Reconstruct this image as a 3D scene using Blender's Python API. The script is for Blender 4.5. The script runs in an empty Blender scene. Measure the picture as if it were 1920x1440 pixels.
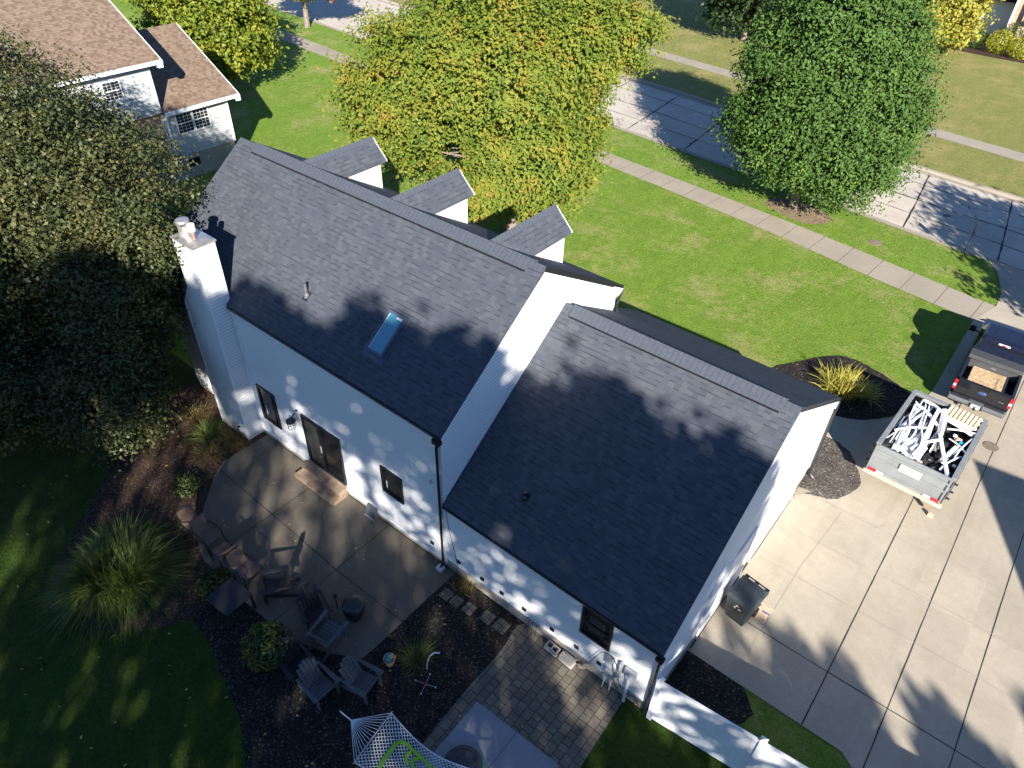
import bpy, math, random
import numpy as np
from mathutils import Vector, Matrix

random.seed(7)
RNG = np.random.default_rng(11)
SC = bpy.context.scene
COL = SC.collection

# ------------------------------------------------------------------ camera, sky, sun, exposure
CAM_LOC = (9.300, -9.051, 17.832)
YAW, PITCH, ROLL, FPX = -0.663, 0.691, 0.031, 1331.0
_fw = Vector((math.sin(YAW) * math.cos(PITCH), math.cos(YAW) * math.cos(PITCH), -math.sin(PITCH)))
_rt = Vector((math.cos(YAW), -math.sin(YAW), 0))
_up = _rt.cross(_fw)
_r2 = _rt * math.cos(ROLL) + _up * math.sin(ROLL)
_u2 = -_rt * math.sin(ROLL) + _up * math.cos(ROLL)
cam = bpy.data.objects.new('camera', bpy.data.cameras.new('camera'))
COL.objects.link(cam)
m = Matrix((_r2, _u2, -_fw)).transposed().to_4x4()
m.translation = CAM_LOC
cam.matrix_world = m
cam.data.sensor_width = 36.0
cam.data.lens = FPX / 1920 * 36
cam.data.clip_end = 1500
SC.camera = cam

SUN_EL = math.radians(25.7)
SUN_H = Vector((0.715, -0.70, 0)).normalized()           # horizontal direction towards the sun
SUN_DIR = Vector((SUN_H.x * math.cos(SUN_EL), SUN_H.y * math.cos(SUN_EL), math.sin(SUN_EL)))
world = bpy.data.worlds.new('World')
SC.world = world
world.use_nodes = True
wt = world.node_tree
bg = wt.nodes['Background']
sky = wt.nodes.new('ShaderNodeTexSky')
sky.sky_type = 'NISHITA'
sky.sun_disc = False
sky.sun_elevation = SUN_EL
sky.air_density = 0.6; sky.dust_density = 0.0; sky.ozone_density = 4.5
sky.sun_rotation = math.atan2(SUN_H.x, SUN_H.y)
wt.links.new(sky.outputs[0], bg.inputs[0])
bg.inputs[1].default_value = 0.092
sun = bpy.data.objects.new('sun', bpy.data.lights.new('sun', 'SUN'))
COL.objects.link(sun)
sun.data.energy = 5.0
sun.data.angle = math.radians(0.53)
sun.data.color = (1.0, 0.93, 0.83)
sun.rotation_euler = SUN_DIR.to_track_quat('Z', 'Y').to_euler()
SC.view_settings.view_transform = 'Standard'
SC.view_settings.look = 'None'
SC.view_settings.exposure = 1.38
SC.view_settings.gamma = 1.0

# ------------------------------------------------------------------ materials
class NT:
    def __init__(s, name, rough=0.8, spec=0.3, metal=0.0):
        s.m = bpy.data.materials.new(name); s.m.use_nodes = True
        s.t = s.m.node_tree; s.p = s.t.nodes['Principled BSDF']
        s.p.inputs['Roughness'].default_value = rough
        s.p.inputs['Specular IOR Level'].default_value = spec
        s.p.inputs['Metallic'].default_value = metal
    def n(s, typ, **kw):
        nd = s.t.nodes.new(typ)
        for k, v in kw.items():
            if k.startswith('i_'):
                nd.inputs[k[2:].replace('_', ' ')].default_value = v
            else: setattr(nd, k, v)
        return nd
    def l(s, a, b): s.t.links.new(a, b)
    def math(s, op, a, b=None):
        nd = s.t.nodes.new('ShaderNodeMath'); nd.operation = op
        for i, x in enumerate((a, b)):
            if x is None: continue
            if isinstance(x, (int, float)): nd.inputs[i].default_value = x
            else: s.l(x, nd.inputs[i])
        return nd.outputs[0]
    def mix(s, fac, a, b, mode='MIX'):
        nd = s.t.nodes.new('ShaderNodeMix'); nd.data_type = 'RGBA'; nd.blend_type = mode
        for sock, x in ((nd.inputs[0], fac), (nd.inputs[6], a), (nd.inputs[7], b)):
            if isinstance(x, (int, float)): sock.default_value = x
            elif isinstance(x, tuple): sock.default_value = (*x[:3], 1)
            else: s.l(x, sock)
        return nd.outputs[2]
    def uv(s): return s.n('ShaderNodeUVMap').outputs[0]
    def obj(s): return s.n('ShaderNodeTexCoord').outputs['Object']
    def geo(s): return s.n('ShaderNodeNewGeometry').outputs['Position']
    def noise(s, vec, scale, detail=3, rough=0.55):
        nd = s.n('ShaderNodeTexNoise'); nd.inputs['Scale'].default_value = scale
        nd.inputs['Detail'].default_value = detail; nd.inputs['Roughness'].default_value = rough
        if vec is not None: s.l(vec, nd.inputs['Vector'])
        return nd.outputs['Fac']
    def ramp(s, fac, stops, interp='LINEAR'):
        nd = s.n('ShaderNodeValToRGB'); cr = nd.color_ramp; cr.interpolation = interp
        while len(cr.elements) < len(stops): cr.elements.new(0.5)
        for e, (p, c) in zip(cr.elements, stops):
            e.position = p; e.color = (*c, 1) if isinstance(c, tuple) else (c, c, c, 1)
        s.l(fac, nd.inputs[0]); return nd.outputs[0]
    def bump(s, h, strength=0.3, dist=0.02):
        nd = s.n('ShaderNodeBump'); nd.inputs['Strength'].default_value = strength
        nd.inputs['Distance'].default_value = dist
        s.l(h, nd.inputs['Height']); s.l(nd.outputs[0], s.p.inputs['Normal'])
    def col(s, c):
        if isinstance(c, tuple): s.p.inputs['Base Color'].default_value = (*c, 1)
        else: s.l(c, s.p.inputs['Base Color'])
        return s.m

M = {}
def plain(name, c, rough=0.6, spec=0.3, metal=0.0, var=0.12, scale=6.0):
    t = NT(name, rough, spec, metal)
    nz = t.noise(t.obj(), scale, 4)
    lo = tuple(x * (1 - var) for x in c); hi = tuple(min(1, x * (1 + var)) for x in c)
    M[name] = t.col(t.ramp(nz, [(0.3, lo), (0.7, hi)]))
    return M[name]

def shingle(name, tones, row=0.150, tab=0.17, dash=0.42):
    t = NT(name, 0.85, 0.25)
    sep = t.n('ShaderNodeSeparateXYZ'); t.l(t.uv(), sep.inputs[0])
    vr = t.math('DIVIDE', sep.outputs[1], row); ri = t.math('FLOOR', vr); rf = t.math('FRACT', vr)
    wn = t.n('ShaderNodeTexWhiteNoise', noise_dimensions='1D'); t.l(ri, wn.inputs['W'])
    ur = t.math('ADD', t.math('DIVIDE', sep.outputs[0], tab), t.math('MULTIPLY', wn.outputs[0], 7.3))
    ui = t.math('FLOOR', ur)
    cx = t.n('ShaderNodeCombineXYZ'); t.l(ui, cx.inputs[0]); t.l(ri, cx.inputs[1])
    w2 = t.n('ShaderNodeTexWhiteNoise', noise_dimensions='2D'); t.l(cx.outputs[0], w2.inputs['Vector'])
    k = len(tones)
    base = t.ramp(w2.outputs[0], [(i / k, c) for i, c in enumerate(tones)], 'CONSTANT')
    gran = t.noise(t.uv(), 160, 2)
    base = t.mix(0.35, base, t.ramp(gran, [(0.3, 0.35), (0.7, 0.65)]), 'OVERLAY')
    big = t.noise(t.uv(), 0.7, 3)
    base = t.mix(0.25, base, t.ramp(big, [(0.3, 0.40), (0.7, 0.60)]), 'OVERLAY')
    cyx = t.n('ShaderNodeCombineXYZ'); t.l(t.math('ADD', ui, 31.7), cyx.inputs[0]); t.l(ri, cyx.inputs[1])
    w3 = t.n('ShaderNodeTexWhiteNoise', noise_dimensions='2D'); t.l(cyx.outputs[0], w3.inputs['Vector'])
    d1 = t.math('LESS_THAN', w3.outputs[0], dash)
    line = t.math('LESS_THAN', rf, 0.20)
    tab_shade = t.math('MULTIPLY', t.math('MULTIPLY', d1, line), 0.62)
    thin = t.math('MULTIPLY', t.math('LESS_THAN', rf, 0.09), 0.22)
    base = t.mix(t.math('MAXIMUM', tab_shade, thin), base, tuple(x * 0.35 for x in tones[0]))  # shadow lines under tabs and rows are painted into the shingle colour
    t.bump(t.math('ADD', t.math('MULTIPLY', rf, -1.0), w2.outputs[0]), 0.25, 0.01)
    M[name] = t.col(base)
shingle('slate_shingle', [(0.056, 0.064, 0.082), (0.063, 0.072, 0.090), (0.059, 0.067, 0.085), (0.068, 0.077, 0.095), (0.074, 0.083, 0.100), (0.061, 0.070, 0.088)])
shingle('brown_shingle', [(0.165, 0.119, 0.086), (0.185, 0.136, 0.100), (0.138, 0.098, 0.070), (0.202, 0.150, 0.112)])
t = NT('ridge_cap_shingle', 0.85, 0.25)
_s = t.n('ShaderNodeSeparateXYZ'); t.l(t.uv(), _s.inputs[0])
_f = t.math('FRACT', t.math('DIVIDE', _s.outputs[0], 0.145))
M['ridge_cap_shingle'] = t.col(t.mix(t.math('MULTIPLY', t.math('LESS_THAN', _f, 0.12), 0.6), t.ramp(t.noise(t.uv(), 9, 3), [(0.3, (0.056, 0.066, 0.086)), (0.7, (0.074, 0.085, 0.106))]), (0.030, 0.035, 0.045)))

def siding(name, c, row=0.115, line=0.55):
    t = NT(name, 0.55, 0.3)
    sep = t.n('ShaderNodeSeparateXYZ'); t.l(t.uv(), sep.inputs[0])
    fr = t.math('FRACT', t.math('DIVIDE', sep.outputs[1], row))
    nz = t.noise(t.uv(), 1.3, 4)
    base = t.ramp(nz, [(0.3, tuple(x * 0.95 for x in c)), (0.7, c)])
    base = t.mix(t.math('LESS_THAN', fr, 0.13), base, tuple(x * line for x in c))
    dn = t.noise(t.uv(), 3.0, 5, 0.7)
    low = t.ramp(sep.outputs[1], [(0.0, 1.0), (1.0, 0.0)])
    base = t.mix(t.math('MULTIPLY', t.math('MULTIPLY', low, t.ramp(dn, [(0.4, 0.0), (0.75, 1.0)])), 0.38), base, tuple(x * y for x, y in zip(c, (0.62, 0.55, 0.45))))
    mp = t.n('ShaderNodeMapping'); mp.inputs['Scale'].default_value = (3.5, 0.25, 1.0); t.l(t.uv(), mp.inputs['Vector'])
    base = t.mix(t.math('MULTIPLY', t.ramp(t.noise(mp.outputs[0], 1.6, 4), [(0.52, 0.0), (0.8, 1.0)]), 0.16), base, tuple(x * 0.72 for x in c))
    t.bump(t.math('MULTIPLY', fr, -1.0), 0.5, 0.012)
    M[name] = t.col(base)
siding('white_siding', (0.80, 0.81, 0.82))
siding('grey_white_siding', (0.50, 0.52, 0.53), 0.13)

def concrete(name, c, stain=(0.6, 0.55, 0.48), amt=0.5, crack=0.0, slab=None):
    t = NT(name, 0.9, 0.2)
    g = t.geo()
    n1 = t.noise(g, 0.55, 5, 0.6); n2 = t.noise(g, 4.5, 5, 0.65); n3 = t.noise(g, 70, 2)
    base = t.ramp(n1, [(0.30, tuple(x * 0.86 for x in c)), (0.55, c), (0.75, tuple(min(1, x * 1.07) for x in c))])
    st = t.ramp(n2, [(0.42, 0.0), (0.75, 1.0)])
    base = t.mix(t.math('MULTIPLY', st, amt * 0.5), base, tuple(a * b for a, b in zip(c, stain)))
    if slab:
        sp = t.n('ShaderNodeSeparateXYZ'); t.l(g, sp.inputs[0]); cc = t.n('ShaderNodeCombineXYZ')
        t.l(t.math('FLOOR', t.math('DIVIDE', t.math('ADD', sp.outputs[0], slab[0]), slab[1])), cc.inputs[0]); t.l(t.math('FLOOR', t.math('DIVIDE', t.math('ADD', sp.outputs[1], slab[2]), slab[3])), cc.inputs[1])
        wn = t.n('ShaderNodeTexWhiteNoise', noise_dimensions='2D'); t.l(cc.outputs[0], wn.inputs['Vector'])
        base = t.mix(0.20, base, t.ramp(wn.outputs[0], [(0.0, 0.36), (1.0, 0.62)]), 'OVERLAY')
        mp = t.n('ShaderNodeMapping'); mp.inputs['Scale'].default_value = (1.0, 0.10, 1.0); t.l(g, mp.inputs['Vector'])
        tm = t.ramp(t.noise(mp.outputs[0], 1.1, 5, 0.7), [(0.52, 0.0), (0.72, 1.0)])
        base = t.mix(t.math('MULTIPLY', tm, 0.22), base, tuple(x * 0.55 for x in c))
    base = t.mix(0.22, base, t.ramp(n3, [(0.3, 0.30), (0.7, 0.70)]), 'OVERLAY')
    if crack:
        v = t.n('ShaderNodeTexVoronoi', feature='DISTANCE_TO_EDGE'); v.inputs['Scale'].default_value = 0.16
        wob = t.n('ShaderNodeVectorMath', operation='ADD'); t.l(g, wob.inputs[0])
        nn = t.n('ShaderNodeTexNoise'); nn.inputs['Scale'].default_value = 1.2; t.l(g, nn.inputs['Vector']); t.l(nn.outputs['Color'], wob.inputs[1])
        t.l(wob.outputs[0], v.inputs['Vector'])
        msk = t.math('MULTIPLY', t.math('LESS_THAN', v.outputs['Distance'], 0.004), t.math('GREATER_THAN', n1, 0.5))
        base = t.mix(t.math('MULTIPLY', msk, crack), base, tuple(x * 0.25 for x in c))
    t.bump(t.math('ADD', n3, n2), 0.12, 0.01)
    M[name] = t.col(base)
concrete('driveway_concrete', (0.395, 0.352, 0.282), (0.80, 0.74, 0.66), 0.8, 0.10, (1.55, 1.585, -4.08, 2.0))
concrete('road_concrete', (0.48, 0.435, 0.37), (0.75, 0.72, 0.68), 0.6, 0.7, (40.2, 4.9, 3.0, 5.0))
concrete('walk_concrete', (0.32, 0.285, 0.23), (0.75, 0.7, 0.64), 0.6)
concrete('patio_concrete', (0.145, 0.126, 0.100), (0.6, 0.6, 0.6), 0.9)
concrete('slab_concrete', (0.27, 0.28, 0.31), (0.75, 0.75, 0.8), 0.3)
concrete('foundation_block', (0.36, 0.33, 0.28), (0.7, 0.68, 0.6), 0.7)
concrete('cinder_block', (0.50, 0.45, 0.40), (0.7, 0.68, 0.6), 0.5)
concrete('garden_stone', (0.34, 0.29, 0.25), (0.6, 0.55, 0.5), 0.7)
plain('joint_tar', (0.045, 0.043, 0.04), 0.9, 0.1)
plain('joint_dirt', (0.14, 0.125, 0.10), 0.9, 0.1)
plain('patio_groove', (0.05, 0.045, 0.036), 0.9, 0.1)
plain('vent_grey', (0.10, 0.105, 0.11), 0.5, 0.4)
plain('faint_joint', (0.33, 0.30, 0.25), 0.9, 0.1)

def grass(name, a, b, dry, dryamt, scale=0.35):
    t = NT(name, 0.95, 0.1)
    g = t.geo()
    n1 = t.noise(g, scale, 5, 0.6); n2 = t.noise(g, 2.3, 4, 0.7); n3 = t.noise(g, 26, 4, 0.8)
    mp = t.n('ShaderNodeMapping'); mp.inputs['Rotation'].default_value = (0, 0, 0.6); mp.inputs['Scale'].default_value = (1.0, 0.22, 1.0); t.l(g, mp.inputs['Vector'])
    n4 = t.noise(mp.outputs[0], 1.4, 3, 0.5)
    base = t.ramp(n2, [(0.3, a), (0.7, b)])
    base = t.mix(t.math('MULTIPLY', t.ramp(n4, [(0.35, 0.0), (0.7, 1.0)]), 0.35), base, tuple(min(1, x * 1.25) for x in b))
    dm = t.ramp(t.math('ADD', t.math('MULTIPLY', n1, 0.7), t.math('MULTIPLY', n2, 0.3)), [(0.50, 0.0), (0.66, 1.0)])
    base = t.mix(t.math('MULTIPLY', dm, dryamt), base, dry)
    n5 = t.noise(g, 9, 4, 0.75)
    base = t.mix(0.55, base, t.ramp(n5, [(0.30, 0.22), (0.70, 0.78)]), 'OVERLAY')
    base = t.mix(0.75, base, t.ramp(n3, [(0.28, 0.20), (0.72, 0.80)]), 'OVERLAY')
    t.bump(t.math('ADD', n3, t.math('MULTIPLY', n5, 2.0)), 1.0, 0.06)
    M[name] = t.col(base)
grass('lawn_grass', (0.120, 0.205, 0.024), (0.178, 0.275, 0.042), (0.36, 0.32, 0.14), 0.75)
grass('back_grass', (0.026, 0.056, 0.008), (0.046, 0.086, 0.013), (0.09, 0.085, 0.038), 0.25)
grass('dry_grass', (0.175, 0.195, 0.055), (0.240, 0.240, 0.080), (0.36, 0.29, 0.13), 0.85, 0.3)

def mulch(name, a, b, fleck):
    t = NT(name, 0.95, 0.15)
    g = t.geo()
    v = t.n('ShaderNodeTexVoronoi'); v.inputs['Scale'].default_value = 28; t.l(g, v.inputs['Vector'])
    sep = t.n('ShaderNodeSeparateColor'); t.l(v.outputs['Color'], sep.inputs[0])
    base = t.ramp(sep.outputs[0], [(0.2, a), (0.8, b)])
    base = t.mix(t.math('GREATER_THAN', sep.outputs[1], 0.93), base, fleck)
    base = t.mix(0.5, base, t.ramp(t.noise(g, 2.0, 4), [(0.3, 0.3), (0.7, 0.7)]), 'OVERLAY')
    t.bump(sep.outputs[2], 0.9, 0.04)
    M[name] = t.col(base)
mulch('black_mulch', (0.012, 0.0105, 0.010), (0.034, 0.030, 0.027), (0.12, 0.10, 0.08))
mulch('grey_mulch', (0.06, 0.053, 0.046), (0.13, 0.115, 0.10), (0.26, 0.23, 0.19))
mulch('brown_mulch', (0.032, 0.021, 0.016), (0.075, 0.048, 0.034), (0.15, 0.11, 0.08))
mulch('leaf_litter', (0.17, 0.125, 0.075), (0.29, 0.23, 0.145), (0.38, 0.30, 0.18))

def pavers(name):
    t = NT(name, 0.9, 0.2)
    mp = t.n('ShaderNodeMapping'); mp.inputs['Rotation'].default_value = (0, 0, math.pi / 2); t.l(t.geo(), mp.inputs['Vector'])
    b = t.n('ShaderNodeTexBrick'); t.l(mp.outputs[0], b.inputs['Vector'])
    b.offset = 0.5; b.squash = 0.62; b.squash_frequency = 2
    for k, v in (('Scale', 1.0), ('Mortar Size', 0.009), ('Mortar Smooth', 0.1), ('Bias', 0.0), ('Brick Width', 0.30), ('Row Height', 0.235)): b.inputs[k].default_value = v
    b.inputs['Color1'].default_value = (0.135, 0.118, 0.096, 1); b.inputs['Color2'].default_value = (0.185, 0.162, 0.128, 1); b.inputs['Mortar'].default_value = (0.03, 0.028, 0.024, 1)
    c = t.mix(0.4, b.outputs[0], t.ramp(t.noise(t.geo(), 3, 5), [(0.3, 0.3), (0.7, 0.7)]), 'OVERLAY')
    t.bump(b.outputs['Fac'], -0.6, 0.015)
    M[name] = t.col(c)
pavers('paver_stone')

def brick(name, c1, c2, mortar):
    t = NT(name, 0.9, 0.2)
    b = t.n('ShaderNodeTexBrick'); t.l(t.uv(), b.inputs['Vector'])
    for k, v in (('Scale', 1.0), ('Mortar Size', 0.012), ('Brick Width', 0.42), ('Row Height', 0.16)): b.inputs[k].default_value = v
    b.inputs['Color1'].default_value = (*c1, 1); b.inputs['Color2'].default_value = (*c2, 1); b.inputs['Mortar'].default_value = (*mortar, 1)
    M[name] = t.col(t.mix(0.4, b.outputs[0], t.ramp(t.noise(t.uv(), 1.5, 4), [(0.3, 0.35), (0.7, 0.65)]), 'OVERLAY'))
brick('tan_brick', (0.42, 0.25, 0.17), (0.52, 0.34, 0.24), (0.45, 0.38, 0.31))

def leaf(name, cols, rough=0.5, spec=0.25, trans=0.3, clump=0.9):
    """cols: list of (position, colour) over the per-leaf random value"""
    t = NT(name, rough, spec)
    ni = t.n('ShaderNodeNewGeometry')
    nz = t.noise(ni.outputs['Position'], clump, 2)
    f = t.math('ADD', t.math('MULTIPLY', ni.outputs['Random Per Island'], 0.45), t.math('MULTIPLY', t.ramp(nz, [(0.3, 0.0), (0.7, 1.0)]), 0.55))
    c = t.ramp(f, cols)
    t.col(c)
    tr = t.n('ShaderNodeBsdfTranslucent'); t.l(c, tr.inputs['Color'])
    mx = t.n('ShaderNodeMixShader'); mx.inputs[0].default_value = trans
    t.l(t.p.outputs[0], mx.inputs[1]); t.l(tr.outputs[0], mx.inputs[2])
    t.l(mx.outputs[0], t.t.nodes['Material Output'].inputs['Surface'])
    M[name] = t.m
leaf('linden_leaf', [(0.0, (0.032, 0.070, 0.015)), (0.5, (0.060, 0.118, 0.022)), (0.9, (0.098, 0.165, 0.032)), (1.0, (0.16, 0.19, 0.045))], 0.6, 0.22, 0.2)
leaf('maple_leaf', [(0.0, (0.065, 0.120, 0.018)), (0.30, (0.120, 0.175, 0.024)), (0.58, (0.185, 0.225, 0.030)), (0.80, (0.27, 0.240, 0.036)), (1.0, (0.31, 0.150, 0.040))], 0.6, 0.2, 0.38, 0.8)
leaf('olive_leaf', [(0.0, (0.026, 0.038, 0.014)), (0.5, (0.066, 0.080, 0.028)), (0.8, (0.118, 0.118, 0.038)), (1.0, (0.21, 0.16, 0.06))], 0.5, 0.3, 0.2, 0.8)
leaf('yellow_leaf', [(0.0, (0.07, 0.12, 0.016)), (0.5, (0.16, 0.21, 0.024)), (0.85, (0.28, 0.28, 0.03)), (1.0, (0.38, 0.28, 0.03))], 0.5, 0.3, 0.3)
leaf('pale_yellow_leaf', [(0.0, (0.14, 0.18, 0.02)), (0.4, (0.28, 0.28, 0.04)), (1.0, (0.50, 0.42, 0.09))], 0.5, 0.3, 0.3)
leaf('red_leaf', [(0.0, (0.05, 0.08, 0.015)), (0.5, (0.10, 0.10, 0.02)), (0.8, (0.28, 0.07, 0.025)), (1.0, (0.42, 0.06, 0.03))], 0.5, 0.3, 0.3)
leaf('dark_leaf', [(0.0, (0.018, 0.038, 0.012)), (0.6, (0.035, 0.065, 0.018)), (1.0, (0.06, 0.09, 0.02))], 0.5, 0.3, 0.2)
leaf('shrub_leaf', [(0.0, (0.03, 0.05, 0.014)), (0.5, (0.07, 0.095, 0.022)), (1.0, (0.13, 0.14, 0.035))], 0.5, 0.3, 0.2)
leaf('gold_shrub_leaf', [(0.0, (0.14, 0.17, 0.015)), (0.5, (0.32, 0.33, 0.025)), (1.0, (0.46, 0.42, 0.04))], 0.5, 0.3, 0.25)
leaf('green_shrub_leaf', [(0.0, (0.03, 0.07, 0.012)), (1.0, (0.09, 0.16, 0.03))], 0.5, 0.3, 0.2)
leaf('grey_twig_leaf', [(0.0, (0.10, 0.07, 0.055)), (1.0, (0.22, 0.16, 0.12))], 0.6, 0.2, 0.2)
leaf('grass_blade', [(0.0, (0.030, 0.060, 0.014)), (0.6, (0.075, 0.115, 0.024)), (1.0, (0.19, 0.21, 0.06))], 0.5, 0.3, 0.2)
leaf('gold_blade', [(0.0, (0.17, 0.20, 0.03)), (0.5, (0.36, 0.34, 0.06)), (1.0, (0.52, 0.44, 0.12))], 0.5, 0.3, 0.25)
leaf('brown_blade', [(0.0, (0.09, 0.06, 0.025)), (0.6, (0.18, 0.13, 0.05)), (1.0, (0.16, 0.18, 0.05))], 0.5, 0.3, 0.2)
leaf('fallen_leaf', [(0.0, (0.30, 0.24, 0.05)), (0.6, (0.42, 0.33, 0.10)), (1.0, (0.32, 0.14, 0.06))], 0.7, 0.2, 0.0)
plain('bark_grey', (0.20, 0.165, 0.135), 0.95, 0.1, var=0.4, scale=9)
plain('bark_white', (0.62, 0.58, 0.53), 0.9, 0.1, var=0.35, scale=5)
plain('white_trim', (0.78, 0.79, 0.80), 0.45, 0.4, var=0.03)
plain('vinyl_white', (0.76, 0.78, 0.80), 0.4, 0.4, var=0.03)
plain('black_trim', (0.013, 0.014, 0.017), 0.4, 0.4)
plain('black_metal', (0.018, 0.019, 0.022), 0.35, 0.5)
plain('cap_metal', (0.42, 0.40, 0.38), 0.35, 0.5, 0.6, 0.25)
plain('rust_metal', (0.30, 0.22, 0.19), 0.6, 0.4, 0.3, 0.3)
plain('dull_white_metal', (0.66, 0.65, 0.62), 0.5, 0.4)
plain('grey_paint', (0.115, 0.125, 0.135), 0.45, 0.45, var=0.12, scale=2)
plain('grey_paint_light', (0.20, 0.215, 0.225), 0.45, 0.45, var=0.12, scale=2)
plain('tan_wood', (0.55, 0.46, 0.34), 0.8, 0.2, var=0.15, scale=4)
plain('skylight_frame', (0.07, 0.085, 0.115), 0.4, 0.5)
plain('pallet_wood', (0.66, 0.55, 0.40), 0.8, 0.2, var=0.12, scale=5)
plain('step_wood', (0.26, 0.19, 0.135), 0.85, 0.2, var=0.3, scale=5)
plain('red_lens', (0.55, 0.015, 0.03), 0.2, 0.6)
plain('white_lens', (0.75, 0.72, 0.74), 0.2, 0.6)
plain('truck_paint', (0.012, 0.013, 0.018), 0.12, 0.7)
plain('truck_blue_black', (0.010, 0.014, 0.03), 0.12, 0.6)
plain('toolbox_black', (0.055, 0.057, 0.062), 0.55, 0.3)
plain('rubber', (0.02, 0.02, 0.021), 0.85, 0.2)
plain('chrome', (0.55, 0.56, 0.58), 0.2, 0.6, 0.9)
plain('emblem_blue', (0.03, 0.07, 0.25), 0.25, 0.6)
plain('plate_white', (0.72, 0.74, 0.78), 0.4, 0.4)
plain('plate_ink', (0.03, 0.05, 0.22), 0.5, 0.3)
plain('blue_edge', (0.02, 0.32, 0.62), 0.5, 0.3)
plain('stencil_ink', (0.13, 0.09, 0.06), 0.8, 0.1)
plain('bin_plastic', (0.022, 0.030, 0.032), 0.45, 0.4)
plain('bin_lid_plastic', (0.045, 0.060, 0.066), 0.45, 0.4)
plain('cardboard', (0.52, 0.40, 0.30), 0.8, 0.2)
plain('royal_blue', (0.03, 0.04, 0.35), 0.5, 0.3)
plain('wicker', (0.16, 0.105, 0.08), 0.75, 0.25, var=0.35, scale=40)
plain('wicker_light', (0.46, 0.33, 0.25), 0.7, 0.25, var=0.2, scale=40)
plain('adirondack_plastic', (0.095, 0.098, 0.105), 0.55, 0.3, var=0.08)
plain('adirondack_dark', (0.022, 0.023, 0.028), 0.55, 0.3, var=0.08)
plain('table_black', (0.020, 0.021, 0.026), 0.45, 0.4)
plain('terracotta', (0.36, 0.26, 0.18), 0.8, 0.2)
plain('teal_plastic', (0.02, 0.36, 0.40), 0.45, 0.4)
plain('orange_plastic', (0.55, 0.10, 0.03), 0.45, 0.4)
plain('rope_white', (0.72, 0.74, 0.76), 0.8, 0.2, var=0.05)
plain('lime_green', (0.27, 0.58, 0.03), 0.5, 0.3, var=0.06)
plain('grey_mesh', (0.16, 0.18, 0.22), 0.8, 0.2)
plain('shell_grey', (0.055, 0.062, 0.07), 0.55, 0.3)
plain('shell_green', (0.04, 0.27, 0.17), 0.5, 0.3)
plain('red_plastic', (0.5, 0.02, 0.05), 0.4, 0.4)
plain('meter_grey', (0.36, 0.38, 0.41), 0.5, 0.4)
plain('pvc_grey', (0.55, 0.56, 0.58), 0.5, 0.3)
plain('bag_black', (0.02, 0.02, 0.022), 0.3, 0.5)
plain('scrap_grey', (0.21, 0.20, 0.19), 0.7, 0.3, var=0.3)
plain('scrap_white', (0.80, 0.80, 0.83), 0.4, 0.4, var=0.04)
plain('manhole_iron', (0.20, 0.16, 0.12), 0.8, 0.3, var=0.25)
plain('interior_dark', (0.02, 0.02, 0.02), 0.9, 0.1)
plain('bin_white_mark', (0.78, 0.80, 0.80), 0.6, 0.2)

def glass(name, c, rough=0.05):
    t = NT(name, rough, 0.4); M[name] = t.col(c)
glass('window_glass', (0.010, 0.011, 0.013))
glass('door_glass', (0.045, 0.046, 0.045), 0.08)
glass('grid_glass', (0.025, 0.03, 0.038))
glass('skylight_glass', (0.07, 0.26, 0.36), 0.03)  # blue base colour stands in for the sky reflected in the glass
M['skylight_glass'].node_tree.nodes['Principled BSDF'].inputs['Specular IOR Level'].default_value = 1.0
M['skylight_glass'].node_tree.nodes['Principled BSDF'].inputs['IOR'].default_value = 1.6
# oriented strand board
t = NT('strand_board', 0.8, 0.2)
v = t.n('ShaderNodeTexVoronoi'); v.inputs['Scale'].default_value = 16; t.l(t.obj(), v.inputs['Vector'])
sp = t.n('ShaderNodeSeparateColor'); t.l(v.outputs['Color'], sp.inputs[0])
M['strand_board'] = t.col(t.ramp(sp.outputs[0], [(0.1, (0.38, 0.26, 0.14)), (0.9, (0.60, 0.45, 0.28))]))
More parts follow.
